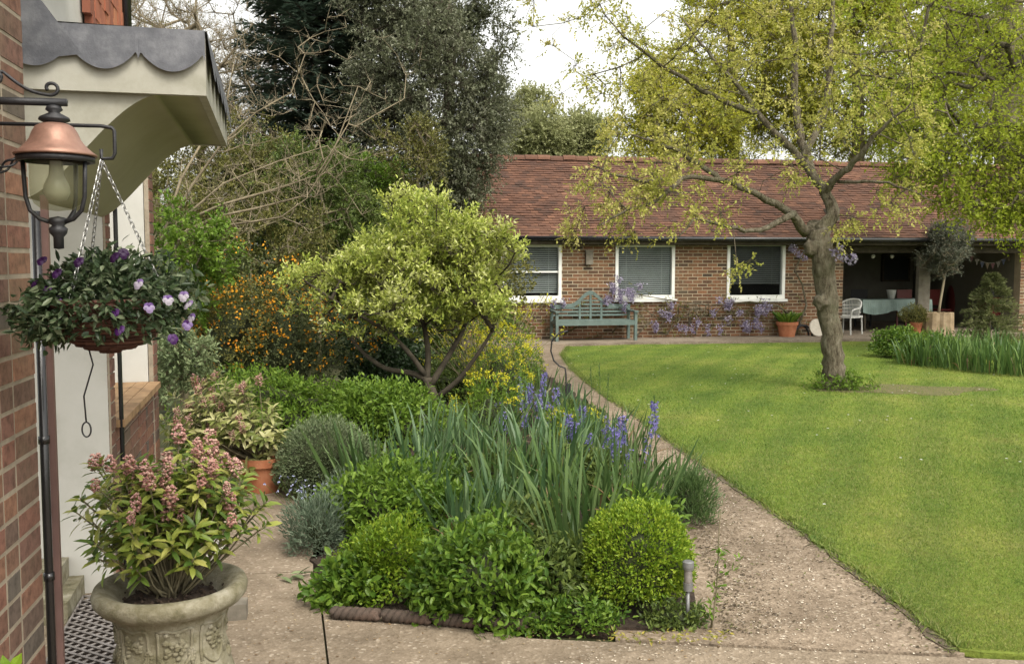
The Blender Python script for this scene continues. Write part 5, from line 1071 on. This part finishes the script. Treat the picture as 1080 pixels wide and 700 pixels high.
for q in T: lean_tube(wd_, b+rng.normal(size=3)*[.1, .06, 0], q+[0, 0, .1], .006, .003, .04, 5, 4)
foliage(lf, wd_, T, 5, .14, 5, .034, .018, up=.5); wd_.build('stems', M['bark_olive'], vt, smooth=True); lf.build('leaves', M['l_yellow'], vt)
# shepherd hook
d = 10.6; hb_ = at(597, 440, d); hb_[2] = .03
m_ = MB(); m_.tube([hb_]+[at(u, v, d) for u, v in ((597, 420), (597, 395), (596, 388), (590, 386), (584, 380), (581, 370), (582, 360), (588, 353), (594, 350), (599, 349))], .009, 8)
hk_ = thing('shepherd_hook', 'thin curved iron shepherd hook standing in the bed by the path', 'garden hook', hb_); m_.build('rod', M['iron'], hk_, smooth=True)
m_ = MB(); p = at(599.5, 410, d-.02); m_.box(p[0]-.03, p[0]+.03, p[1]-.008, p[1]+.008, p[2]-.06, p[2]+.06); m_.build('plate', M['iron'], hk_)
# solar stake light
p = gp(725, 660); d = p[1]; sl_ = thing('solar_light', 'small steel solar stake light beside the lime box ball', 'garden light', p)
zt = at(725, 591, d)[2]; zs = lambda v: at(725, v, d)[2]
m_ = MB(); m_.tube([p, [p[0], p[1], zs(622)]], .009, 10); m_.build('stake', M['steel'], sl_, smooth=True)
m_ = MB(); m_.lathe([(0, zs(622)), (.022, zs(622)), (.023, zs(614)), (.012, zs(614)), (0, zs(614))], (p[0], p[1], 0), 20); m_.lathe([(0, zs(599)), (.024, zs(600)), (.027, zs(597)), (.027, zs(592)), (.02, zs(591)), (0, zs(591))], (p[0], p[1], 0), 20); m_.build('cap', M['steel'], sl_)
m_ = MB(); m_.lathe([(.019, zs(614)), (.0195, zs(600))], (p[0], p[1], 0), 20); m_.tube([[p[0], p[1], zs(614)], [p[0], p[1], zs(600)]], .011, 10); m_.build('lens', M['ruststeel'], sl_)
# lone thin stem
p = gp(750, 662); m_ = MB(); tp = at(762, 538, p[1]); m_.tube([p+(tp-p)*k+[.008*math.sin(k*5), 0, 0] for k in np.linspace(0, 1, 8)], np.linspace(.0055, .002, 8), 6)
q = p+(tp-p)*.42; m_.tube([q, q+[.05, 0, .03], q+[.11, 0, .075]], [.004, .003, .002], 6)
t = thing('lone_stem', 'tall thin reddish weed stem at the bed corner right of the solar light', 'plant', p); m_.build('stem', M['bark_olive'], t, smooth=True)
lf = MB(); P = np.array([q+[.11, 0, .08], q+[.05, 0, .04], p+(tp-p)*.3, p+(tp-p)*.35, p+(tp-p)*.15, p+(tp-p)*.2, p+(tp-p)*.7, p+(tp-p)*.6]); foliage(lf, None, P, 4, .03, 2, .045, .016); lf.build('leaves', M['l_bright'], t)
# yellowing litter at the bed edge and debris on the path
m_ = MB(); P = np.array([gp(rng.uniform(640, 770), rng.uniform(664, 676), .03+.05*rng.random()) for _ in range(110)]); m_.leaves(P, rvec(110)*[1, 1, .3], rvec(110)*.5+[0, 0, 1], .024, .013); tag(m_.build('yellow_leaf_litter', M['l_yellowdead']), None, kind='stuff')
m_ = MB(); n = 2600
u = rng.uniform(0, 1, n); P = []
while len(P) < 1900:
    v = rng.uniform(470, 700); q = (v-470)/230; e0 = np.interp(v, [470, 530, 600, 660, 700], [690, 728, 752, 775, 560]); e1 = np.interp(v, [470, 530, 600, 690, 700], [712, 800, 900, 1010, 1080])
    uu = e0+(e1-e0)*rng.beta(.9, 1.6); P.append(gp(uu, v, .004))
P = np.array(P); m_.leaves(P, rvec(len(P))*[1, 1, .15], rvec(len(P))*.35+[0, 0, 1], rng.uniform(.006, .02, len(P)), rng.uniform(.004, .011, len(P))); tag(m_.build('petal_litter', leafmat('litter', [(.12, .08, .05), (.3, .24, .17), (.55, .48, .38), (.66, .6, .5)], .1)), None, kind='stuff')
m_ = MB(); P = np.array([gp(rng.uniform(255, 760), rng.uniform(600, 700), .004) for _ in range(420)]); m_.leaves(P, rvec(len(P))*[1, 1, .15], rvec(len(P))*.3+[0, 0, 1], rng.uniform(.006, .022, len(P)), rng.uniform(.004, .012, len(P))); tag(m_.build('leaf_litter', M['l_dead']), None, kind='stuff')
m_ = MB(); P = []
for _ in range(1500):
    v = rng.uniform(500, 668); e0 = np.interp(v, [500, 560, 600, 668], [705, 738, 752, 772]); P.append(gp(e0+rng.exponential(32)-8, v, .004))
for _ in range(1100):
    v = rng.uniform(400, 690); e0 = np.interp(v, [400, 480, 530, 600, 690], [622, 718, 797, 897, 1008]); P.append(gp(e0-rng.exponential(14)+3, v, .005))
P = np.array(P); m_.leaves(P, rvec(len(P))*[1, 1, .2], rvec(len(P))*.4+[0, 0, 1], rng.uniform(.008, .028, len(P)), rng.uniform(.004, .014, len(P))); tag(m_.build('soil_crumbs', leafmat('crumb', [(.035, .025, .015), (.08, .06, .035), (.16, .12, .07), (.12, .13, .04)], .1)), None, kind='stuff')
p = gp(308, 610); m_ = MB(); n = 9; m_.ovals(p+np.stack([rng.normal(size=n)*.05, rng.normal(size=n)*.02, np.full(n, .02)], -1), rvec(n)*[1, 1, .25], rvec(n)*.3+[0, 0, 1], .09, .03); tag(m_.build('fallen_leaves', M['l_pale'], origin=p), 'pale fallen leaf spray lying on the path joint', 'leaves')
# ---------------------------------------------------------------- lawn grass and daisies
lp = np.array([q[:2] for q in lawn_poly])
def inside(X):
    x, y = X[:, 0], X[:, 1]; r_ = np.zeros(len(X), bool); j = len(lp)-1
    for i in range(len(lp)):
        c = ((lp[i, 1] > y) != (lp[j, 1] > y)) & (x < (lp[j, 0]-lp[i, 0])*(y-lp[i, 1])/(lp[j, 1]-lp[i, 1]+1e-12)+lp[i, 0]); r_ ^= c; j = i
    return r_
def lawnpts(n):
    y = 1/rng.uniform(1/19.5, 1/3.7, n); x = rng.uniform(-.1, .62, n)*y+.0; X = np.stack([x, y], -1); return X[inside(X)]
X = lawnpts(420000); pc = gp(955, 412)
el = ((X[:, 0]-pc[0])/1.15)**2+((X[:, 1]-pc[1])/.55)**2; X = X[(el > 1) | (rng.random(len(X)) < np.clip(.45+el*.5, 0, 1))]; n = len(X)
a_ = np.linspace(0, 2*np.pi, 25)[:-1]; poly('soil_patch', [pc+np.array([1.05*math.cos(t), .45*math.sin(t), 0])*(1+.2*math.sin(t*4+1)) for t in a_], M['drysoil'], .018, .02, rag=.05)
Bp = np.stack([X[:, 0], X[:, 1], np.full(n, .012)], -1); gr = MB()
sc_ = np.clip(X[:, 1]/6, .8, 2.2); D = rvec(n)*np.array([1, 1, .3])*.8+np.array([0, 0, 1.0])
s1 = unit(np.cross(D, rvec(n)))*(.0022*sc_)[:, None]; tip = Bp+unit(D)*(rng.uniform(.009, .024, n)*np.minimum(sc_, 1.3))[:, None]
gr.add(np.stack([Bp-s1, Bp+s1, tip], 1).reshape(-1, 3), T=np.arange(n*3).reshape(-1, 3), rt=rng.random(n)); tag(gr.build('grass', M['grass']), None, kind='stuff')
# longer fringe along the lawn edge
ep = []
for a, c in zip(lawn_edge[:12], lawn_edge[1:13]):
    k = int(np.linalg.norm(c-a)*900)
    for f in rng.random(k): ep.append(a+(c-a)*f+np.array([rng.normal()*.03+.01, 0, .006]))
ep = np.array(ep); D = rvec(len(ep))*.9+np.array([-.35, 0, .8]); gr = MB(); gr.blades(ep, D, rng.uniform(.02, .06, len(ep)), .004, .6, 2); tag(gr.build('edge_grass', M['grass']), None, kind='stuff')
X = lawnpts(900); X = X[rng.random(len(X)) < np.clip((X[:, 1]-7)/12, .015, .6)]; n = len(X); m_ = MB(); Bp = np.stack([X[:, 0], X[:, 1], np.full(n, .04)], -1)
for q in range(6): a = q*1.047; m_.leaves(Bp, np.tile([math.cos(a), math.sin(a), .15], (n, 1)), np.tile([0, 0, 1.0], (n, 1)), .014, .010)
tag(m_.build('daisies', M['f_white']), None, kind='stuff')
# ---------------------------------------------------------------- right-hand bed, loggia furniture
k = 0
RB = [(930, 377), (948, 383), (968, 386), (990, 388), (1012, 391), (1034, 393), (1056, 395), (1080, 397), (1104, 398), (1000, 376), (1030, 379), (1062, 381), (1095, 383)]
places = ['second from the left end', 'third along the front', 'in front of the log planter', 'right of the log planter', 'below the feathery conifer', 'in front of the red cover', 'near the right edge', 'at the right picture edge', 'just beyond the right edge', 'in the back row by the log', 'in the back row by the conifer', 'in the back row under the bunting', 'in the back row at the far right']
for (u, v), pl in zip(RB[2:], places[2:]): iris('bright green iris leaves of the lawn bed, '+pl, u, v, 80, .52, .32, .03, M['l_irisb'], .35, 'flag_iris', 'flag iris in the bed by the loggia', lean=.2)
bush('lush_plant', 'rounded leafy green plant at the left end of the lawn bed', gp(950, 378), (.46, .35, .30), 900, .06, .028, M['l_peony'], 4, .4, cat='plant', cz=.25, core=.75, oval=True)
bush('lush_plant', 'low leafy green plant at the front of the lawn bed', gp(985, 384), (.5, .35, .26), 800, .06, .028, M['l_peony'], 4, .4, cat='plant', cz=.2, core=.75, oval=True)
# conifer-like feathery shrub
b = gnd(1046, 17.2); fe = thing('feathery_conifer', 'young light green conifer with feathery tips in the lawn bed', 'shrub', b); wd_, lf = MB(), MB(); H = at(1042, 290, 17.2)[2]; wd_.tube([b, b+[-.05, 0, H]], [.03, .006], 6)
for z in np.linspace(.15, H-.02, 26):
    for _ in range(6):
        a = rng.uniform(0, 6.28); L_ = (.62*(1-z/H)**.8+.08)*rng.uniform(.7, 1.1); dv = np.array([math.cos(a), math.sin(a), .35]); P = b+[0, 0, z]+dv*L_*np.linspace(.15, 1, 9)[:, None]-np.array([0, 0, .25])*L_*np.linspace(.15, 1, 9)[:, None]**2; wd_.tube(P, .004, 3, cap=False)
        P3 = np.repeat(P, 5, 0); lf.leaves(P3, unit(dv)+rvec(45)*.8, rvec(45)+[0, 0, 1], .085, .02)
wd_.build('trunk', M['bark_olive'], fe); lf.build('crown', M['l_conif'], fe)
# bench
bx = B.face(629.5, 357, -.75)[0]; bench = thing('garden_bench', 'blue green painted wooden bench with arched slatted back against the brick wall', 'bench', B((bx, -.75, .012)))
HW = (B.face(673, 340, -.75)[0]-B.face(587, 340, -.75)[0])/2
bz = .012
def bb_(mb, x0, x1, y0, y1, z0, z1): mb.box(bx+x0, bx+x1, -.75+y0, -.75+y1, bz+z0, bz+z1, B)
m_ = MB()
for q in range(5): bb_(m_, -HW+.06, HW-.06, .02+q*.1, .11+q*.1, .41, .435)
bb_(m_, -HW+.06, HW-.06, .005, .03, .33, .408); m_.build('seat', M['bench'], bench)
m_ = MB(); xs = np.linspace(-HW+.06, HW-.06, 41); 
def arch(x): 
    f = abs(x)/(HW-.06); return .66+.25*(math.cos(min(1, f/.52)*math.pi)*.5+.5)+.05*(1-f)
for x0, x1 in zip(xs, xs[1:]):
    z0, z1 = arch(x0), arch(x1); v = [[bx+x0, -.24+yy, bz+z0+dz] for yy in (0, .05) for dz in (0, .085)]+[[bx+x1, -.24+yy, bz+z1+dz] for yy in (0, .05) for dz in (0, .085)]
    m_.add(B(np.array(v)), Q=[[0, 4, 5, 1], [2, 3, 7, 6], [1, 5, 7, 3], [0, 2, 6, 4]])
for z in (.50, .575, .65): bb_(m_, -HW+.06, HW-.06, .52, .545, z, z+.042)
bb_(m_, -.3, .3, .52, .545, .735, .775); bb_(m_, -.2, .2, .52, .545, .82, .85)
for x in (-.24, 0, .24): bb_(m_, x-.022, x+.022, .512, .552, .43, arch(x)+.02)
m_.build('backrest', M['bench'], bench)
for s_ in (-1, 1):
    x = s_*(HW-.03); m_ = MB(); bb_(m_, x-.03, x+.03, 0, .07, 0, .60); m_.build('leg', M['bench'], bench)
    m_ = MB(); bb_(m_, x-.03, x+.03, .51, .57, 0, .76); m_.build('leg', M['bench'], bench)
    m_ = MB(); bb_(m_, x-.045, x+.045, -.04, .508, .602, .635); bb_(m_, x-.02, x+.02, .072, .508, .34, .40); m_.build('armrest', M['bench'], bench)
# wisteria along the wall
wt = thing('wisteria', 'wisteria trained along the brick wall with lilac flower clusters', 'climber', B((B.face(700, 357, -.2)[0], -.2, 0.012))); wd_ = MB(); lf = MB()
for s_ in range(9):
    u0, u1 = sorted((rng.uniform(570, 760), rng.uniform(690, 850))); pts = []
    for f in np.linspace(0, 1, 14):
        x, z = B.face(u0+(u1-u0)*f, 356-26*math.sin(f*2.4)*rng.uniform(.7, 1.2)-rng.uniform(0, 10), -.12); pts.append(B((x, -.1-.1*rng.random(), max(.03, z))))
    wd_.tube(pts, np.linspace(.016, .006, 14), 6)
pts = [B((B.face(u, v, -.1)[0], -.1-.04*rng.random(), B.face(u, v, -.1)[1])) for u, v in ((838, 356), (843, 340), (850, 322), (846, 300), (838, 285), (846, 268), (852, 255))]; wd_.tube(pts, [.03, .028, .025, .02, .018, .015, .01], 8)
pts = [B((B.face(u, v, -.1)[0], -.1-.04*rng.random(), B.face(u, v, -.1)[1])) for u, v in ((843, 340), (820, 322), (790, 318), (750, 322), (716, 318), (680, 312), (650, 306))]; wd_.tube(pts, [.022, .018, .016, .014, .012, .01, .006], 8)
wd_.build('vine', M['bark'], wt, smooth=True)
def raceme(mb, c, L_, n=46):
    f = rng.random(n)**.8; P = np.array(c)+np.stack([rng.normal(size=n)*.05*(1-f*.6), rng.normal(size=n)*.05*(1-f*.6), -f*L_], -1)
    for q in range(2): mb.leaves(P+rng.normal(size=P.shape)*.012, rvec(n), rvec(n), .038, .032)
CL = [(655, 311, 20, 7, 20), (640, 318, 8, 3, 5), (586, 322, 8, 3, 4), (703, 331, 12, 5, 7), (770, 326, 10, 7, 8), (793, 336, 16, 6, 10), (745, 338, 20, 6, 8), (806, 325, 10, 5, 6), (722, 345, 18, 4, 5), (790, 350, 25, 4, 6), (690, 346, 8, 4, 3), (836, 262, 6, 5, 4), (845, 272, 5, 4, 3)]
for u, v, su, sv, n in CL:
    for _ in range(max(2, int(n*.7))):
        m_ = MB(); x, z = B.face(u+rng.normal()*su*.55, v-3+rng.normal()*sv*.8, -.25); raceme(m_, B((x, -.2-.12*rng.random(), max(.3, z+.06))), rng.uniform(.12, .24), 40); m_.build('raceme', M['f_wist'], wt)
P = []
for _ in range(150):
    x, z = B.face(rng.uniform(560, 850), rng.normal(334, 13), -.15); P.append(B((x, -.06-.16*rng.random(), max(.05, z))))
foliage(lf, None, np.array(P), 4, .12, 4, .06, .025, up=-.1); lf.build('foliage', M['l_olive'], wt)
P = np.array([at(u, v, TD-.25+.1*rng.random()) for u, v in ((880, 262), (886, 258), (892, 266), (897, 272), (884, 268), (900, 268))]); wq = thing('wisteria_spray', 'small lilac wisteria spray hanging on the lawn tree trunk', 'climber', P[0]); 
for q in P: m_ = MB(); raceme(m_, q, .09, 12); m_.build('raceme', M['f_wist'], wq)
m_ = MB(); m_.tube([at(870, 262, TD-.15)]+[q for q in P[[0, 2, 3]]], .005, 5); m_.build('vine', M['bark'], wq)
# pots by the wall
def pot(label, u, v, r_, h, off, mat=M['terracotta']):
    x = B.face(u, v, off)[0]; p = B((x, off, .012)); t = thing('terracotta_pot', label, 'plant pot', p); m_ = MB()
    m_.lathe([(0, 0), (r_*.72, 0), (r_*.95, h*.78), (r_*1.04, h*.78), (r_*1.06, h), (r_*.92, h), (r_*.9, h*.9), (0, h*.88)], p, 28); m_.build('pot', mat, t); return p
p = pot('red terracotta pot of green leaves by the wall left of the lawn tree', 830, 355, .23, .33, -.35)
m_ = MB(); n = 110; a = rng.uniform(0, 6.28, n); r_ = .16*np.sqrt(rng.random(n)); m_.blades(p+np.stack([r_*np.cos(a), r_*np.sin(a), np.full(n, .29)], -1), np.stack([np.cos(a)*.5, np.sin(a)*.5, np.ones(n)], -1), rng.uniform(.18, .36, n), .04, .8, 5); tag(m_.build('tulip_leaves', M['l_peony'], origin=p+[0, 0, .3]), 'broad green bulb leaves growing in the red pot left of the lawn tree', 'plant')
p = pot('small terracotta pot beside the log planter', 966, 353, .14, .28, -.30)
bush('pot_shrub', 'rounded olive brown shrub in the small pot beside the log planter', p+[0, 0, .26], (.36, .3, .24), 700, .04, .02, M['l_olive'], 4, .3, cz=.16, core=.75)
# log planter with olive standard
x = B.face(989, 353, -.45)[0]; p = B((x, -.45, .012)); lg = thing('log_planter', 'split log stump planter at the foot of the loggia post', 'planter', p); m_ = MB(); fn = lumps(5, 6, 5, .18)
a = np.linspace(0, 2*np.pi, 29)[:-1]; prf = [(.36, 0), (.34, .1), (.335, .3), (.33, .5), (.30, .51), (.27, .44), (0, .42)]; V = []
for r_, z in prf:
    for t_ in a: w = 1+.09*math.sin(t_*5+1)+.05*math.sin(t_*11); V.append([p[0]+r_*w*1.02*math.cos(t_), p[1]+r_*w*.8*math.sin(t_), p[2]+z])
n = 28; m_.add(np.array(V), Q=[[i*n+j, i*n+(j+1) % n, (i+1)*n+(j+1) % n, (i+1)*n+j] for i in range(len(prf)-1) for j in range(n)]); m_.build('bark_shell', M['log'], lg)
o0 = p+[0, 0, .43]; dO = o0[1]; ot = thing('olive_tree', 'standard olive tree with grey green ball crown in the log planter', 'tree', o0); wd_, lf = MB(), MB()
top_ = at(997, 288, dO); wd_.tube([o0, o0+[.03, 0, .3], top_-[.03, 0, .2], top_], [.035, .03, .028, .02], 8)
T = np.vstack([lobes(at(1000, 264, dO), (.48, .46, .70), 16, 330, .45)]); skel(wd_, [top_-[.02, 0, .15], top_, top_+[0, 0, .2]], T, .004, .2, .2); foliage(lf, wd_, T, 8, .22, 10, .055, .014, cen=top_, up=.4)
wd_.build('trunk', M['bark_pale'], ot, smooth=True); lf.build('crown', M['l_olivetree'], ot)
# white disc and black hoop
x = B.face(864, 346, -.5)[0]; p = B((x, -.5, .012)); m_ = MB(); n = 28; a = np.arange(n)*2*np.pi/n; ct = np.array([0, 0, .2]); rr = .195
fr_ = [B((x+rr*math.cos(t), -.5+.06*(math.sin(t)+1)*.8+dy, .015+rr+rr*math.sin(t)*.97)) for dy in (0, .05) for t in a]
cc = [B((x, -.5+.048, .015+rr)), B((x, -.5+.098, .015+rr))]; V = np.array(fr_+cc)
m_.add(V, T=[[2*n, (i+1) % n, i] for i in range(n)]+[[2*n+1, n+i, n+(i+1) % n] for i in range(n)], Q=[[i, (i+1) % n, n+(i+1) % n, n+i] for i in range(n)]); tag(m_.build('log_slice', M['discw'], origin=p), 'pale round wooden disc leaning near the wall behind the lawn tree', 'disc')
x = B.face(847, 354, -.3)[0]; m_ = MB(); m_.tube([B((x+.22*math.cos(t), -.3, .012+.24*math.sin(t))) for t in np.linspace(0, math.pi, 16)], .025, 8)
m_.tube([B((x+.22*math.cos(t), -.14, .012+.24*math.sin(t))) for t in np.linspace(0, math.pi, 16)], .025, 8); m_.box(x-.05, x+.05, -.3, -.14, .23, .26, B); tag(m_.build('iron_hoop', M['iron'], origin=B((x, -.3, .012)), smooth=True), 'dark arched iron hoop on the ground right of the red pot', 'hoop')
# white wicker chair
cx_ = B.face(893, 352, .1)[0]; ch = thing('wicker_chair', 'white wicker armchair at the loggia entrance behind the lawn tree', 'chair', B((cx_, .1, .012)))
CFm = Frame(B((cx_, .1, .012)), BA-62)
m_ = MB(); m_.box(-.25, .25, -.25, .25, .38, .43, CFm); m_.build('seat', M['whitewicker'], ch)
m_ = MB()
for t in np.linspace(-1.15, 1.15, 25): x, y = .29*math.sin(t*1.3), .27*math.cos(t*1.3); h_ = .80-.2*abs(t/1.15)**2.0; m_.tube([CFm((x*.9, y*.9, .43)), CFm((x*1.05, y*1.05, h_))], .009, 5)
for hh_ in (.5, .58, .66): m_.tube([CFm((.29*math.sin(t*1.3), .27*math.cos(t*1.3), hh_)) for t in np.linspace(-1.15, 1.15, 16)], .012, 5)
m_.tube([CFm((.305*math.sin(t*1.3), .285*math.cos(t*1.3), .80-.2*abs(t/1.15)**2.0)) for t in np.linspace(-1.15, 1.15, 20)], .02, 8); m_.build('backrest', M['whitewicker'], ch)
for s_ in (-1, 1):
    m_ = MB(); m_.tube([CFm((s_*.3, .03, .60)), CFm((s_*.29, -.15, .585)), CFm((s_*.28, -.26, .55)), CFm((s_*.26, -.26, .40))], .02, 8); m_.build('armrest', M['whitewicker'], ch)
    for y in (-.23, .22): m_ = MB(); m_.tube([CFm((s_*.23, y, .38)), CFm((s_*.25, y*1.05, 0))], .018, 8); m_.build('leg', M['whitewicker'], ch)
# table with cloth
ty = 1.1; x0 = B.face(902, 318, ty)[0]; x1 = B.face(972, 318, ty)[0]; x1 = max(x1, x0+1.6); zt = .76
tb = thing('trestle_table', 'long table inside the loggia', 'table', B(((x0+x1)/2, ty, .012))); m_ = MB(); m_.box(x0, x1, ty-.35, ty+.35, zt-.04, zt, B); m_.build('tabletop', M['wood'], tb)
for xx in (x0+.08, x1-.08):
    for yy in (ty-.3, ty+.3): m_ = MB(); m_.box(xx-.025, xx+.025, yy-.025, yy+.025, .012, zt-.042, B); m_.build('leg', M['bark_dark'], tb)
m_ = MB(); nx, per = 40, []
v = []; xs = np.linspace(x0-.03, x1+.03, nx)
for x in xs: 
    drop = .30+.05*math.sin((x-x0)*5)+(.12 if abs(x-(x0+.95)) < .07 else 0); wv = .02*math.sin(x*19)
    v += [[x, ty+.38, zt-.25], [x, ty+.375, zt+.006], [x, ty-.375, zt+.006], [x, ty-.39-wv, zt-drop*.5], [x, ty-.40-wv*1.4, zt-drop]]
m_.add(B(np.array(v)), Q=[[i*5+j, i*5+j+1, (i+1)*5+j+1, (i+1)*5+j] for i in range(nx-1) for j in range(4)])
for xx, sg in ((x0-.03, -1), (x1+.03, 1)): m_.add(B(np.array([[xx, ty-.375, zt+.006], [xx, ty+.375, zt+.006], [xx+sg*.02, ty+.38, zt-.28], [xx+sg*.02, ty-.40, zt-.3]])), Q=[[0, 1, 2, 3]])
tag(m_.build('tablecloth', M['cloth'], origin=B(((x0+x1)/2, ty, zt)), smooth=False), 'pale teal tablecloth hanging over the long loggia table', 'tablecloth')
x = B.face(940, 310, ty)[0]; p = B((x, ty, zt+.008)); m_ = MB(); m_.lathe([(0, 0), (.07, 0), (.11, .2), (.12, .22), (.105, .22), (.06, .02), (0, .02)], p, 20); tag(m_.build('white_bucket', M['whitewicker'], origin=p, smooth=True), 'pale bucket standing on the tablecloth in the loggia', 'bucket')
# things at the back of the loggia
yb = DEP-.05
a, zt2 = B.face(932, 270, yb); b2_, zb2 = B.face(957, 295, yb); pf = thing('dark_board', 'dark framed board hanging on the loggia back wall above the table', 'board', B(((a+b2_)/2, yb, zb2))); m_ = MB(); m_.box(a, b2_, yb-.03, yb+.04, zb2, zt2, B); m_.build('panel', M['panelgrey'], pf)
m_ = MB()
for q0, q1, r0, r1 in ((a-.05, b2_+.05, zt2, zt2+.05), (a-.05, b2_+.05, zb2-.05, zb2), (a-.05, a, zb2, zt2), (b2_, b2_+.05, zb2, zt2)): m_.box(q0, q1, yb-.05, yb+.04, r0, r1, B)
m_.build('frame', M['bark_dark'], pf)
def dining(label, x, y, rot, mat):
    p = B((x, y, .012)); fr = Frame(p, BA+rot); t = thing('dining_chair', label, 'chair', p, 'dark chairs inside the loggia'); m_ = MB(); m_.box(-.21, .21, -.21, .21, .42, .46, fr); m_.build('seat', mat, t); m_ = MB(); m_.box(-.21, .21, .19, .22, .55, .95, fr); m_.build('backrest', mat, t)
    for sx in (-.19, .19):
        for sy in (-.19, .2): m_ = MB(); m_.box(sx-.02, sx+.02, sy-.02, sy+.02, 0, .42 if sy < 0 else .549, fr); m_.build('leg', mat, t)
dining('dark red chair behind the loggia table near the white bucket', B.face(958, 330, 1.9)[0], 1.9, 0, M['maroon']); dining('dark red chair behind the loggia table by the post', B.face(990, 330, 1.9)[0], 1.9, 10, M['maroon']); dining('black chair in the loggia left of the table', B.face(908, 330, 2.4)[0], 2.4, -15, M['black'])
x = B.face(1012, 330, 2.6)[0]; p = B((x, 2.6, .012)); m_ = MB(); m_.lathe([(0, 0), (.28, 0), (.34, .3), (.36, .55), (.34, .8), (.28, 1.1), (.3, 1.12), (0, 1.15)], p, 24); tag(m_.build('dark_barrel', M['maroon'], origin=p, smooth=True), 'dark barrel standing in the loggia behind the olive tree', 'barrel')
x = B.face(1052, 340, .9)[0]; p = B((x, .9, .012)); gr_ = thing('covered_grill', 'black and red barbecue grill at the right end of the loggia', 'grill', p); m_ = MB(); fg = Frame(p, BA); m_.box(-.38, .38, -.26, .26, .35, .80, fg); m_.build('body', M['maroon'], gr_)
m_ = MB(); a = np.linspace(0, np.pi, 13); V = [fg((xx, -.28*math.cos(t), .81+.32*math.sin(t))) for xx in (-.42, .42) for t in a]+[fg((-.42, 0, .81)), fg((.42, 0, .81))]; m_.add(np.array(V), Q=[[i, i+1, 14+i, 13+i] for i in range(12)], T=[[26, i+1, i] for i in range(12)]+[[27, 13+i, 14+i] for i in range(12)]); m_.build('lid', M['black'], gr_)
for sx in (-.34, .34):
    for sy in (-.2, .2): m_ = MB(); m_.box(sx-.025, sx+.025, sy-.025, sy+.025, 0, .349, fg); m_.build('leg', M['black'], gr_)
# bunting and bulbs
FC = [(.05, .02, .02), (.07, .065, .05), (.025, .03, .045), (.06, .045, .025)]; x0 = B.face(1022, 270, .3)[0]; x1 = xr-.02
bt = thing('bunting', 'string of faded pennant flags across the right bay of the loggia', 'bunting', B((x0, .3, z_e-.35))); m_ = MB(); sg = lambda f: z_e-.34-.22*math.sin(f*math.pi)
m_.tube([B((x0+(x1-x0)*f, .3, sg(f))) for f in np.linspace(0, 1, 16)], .004, 4); m_.build('string', M['greywood'], bt)
for q in range(8):
    f = (q+.5)/8; x = x0+(x1-x0)*f; z = sg(f)-.003; m_ = MB(); v = np.array([[x-.06, .298, z], [x+.06, .298, z], [x, .302, z-.15], [x-.06, .304, z], [x+.06, .304, z], [x, .306, z-.15]]); m_.add(B(v), T=[[0, 2, 1], [3, 4, 5]], Q=[[0, 1, 4, 3], [0, 3, 5, 2], [1, 2, 5, 4]]); m_.build('flag', plain('flag_cloth', FC[q % 4], .9, 6, 0), bt)
for lab, u in (('small white globe bulb under the loggia beam above the table', 941), ('small white globe bulb under the beam near the lawn tree', 921)):
    x = B.face(u, 262, .3)[0]; p = B((x, .3, z_e-.40)); t = thing('globe_bulb', lab, 'bulb', p); m_ = MB(); m_.ellipsoid(p, (.045, .045, .05), 14, 10); m_.build('globe', M['bulbwhite'], t, smooth=True); m_ = MB(); m_.tube([p+[0, 0, .045], p+[0, 0, .40]], .006, 5); m_.build('flex', M['black'], t)
# leaf tip in the near corner
p = np.array([-.56, 1.08, 0]); t = thing('corner_plant', 'blurred yellow green leaf tips at the bottom left corner', 'plant', p); m_ = MB(); tp = at(8, 705, 1.08); m_.tube([p, tp-[0, 0, .06], tp], .005, 6); m_.build('stem', M['bark_olive'], t)
m_ = MB(); m_.ovals(np.repeat(tp[None], 7, 0)-np.array([0, 0, .02])*rng.random((7, 1)), rvec(7)*.8+[0, 0, .4], rvec(7), .03, .014); m_.build('leaves', M['l_box'], t)
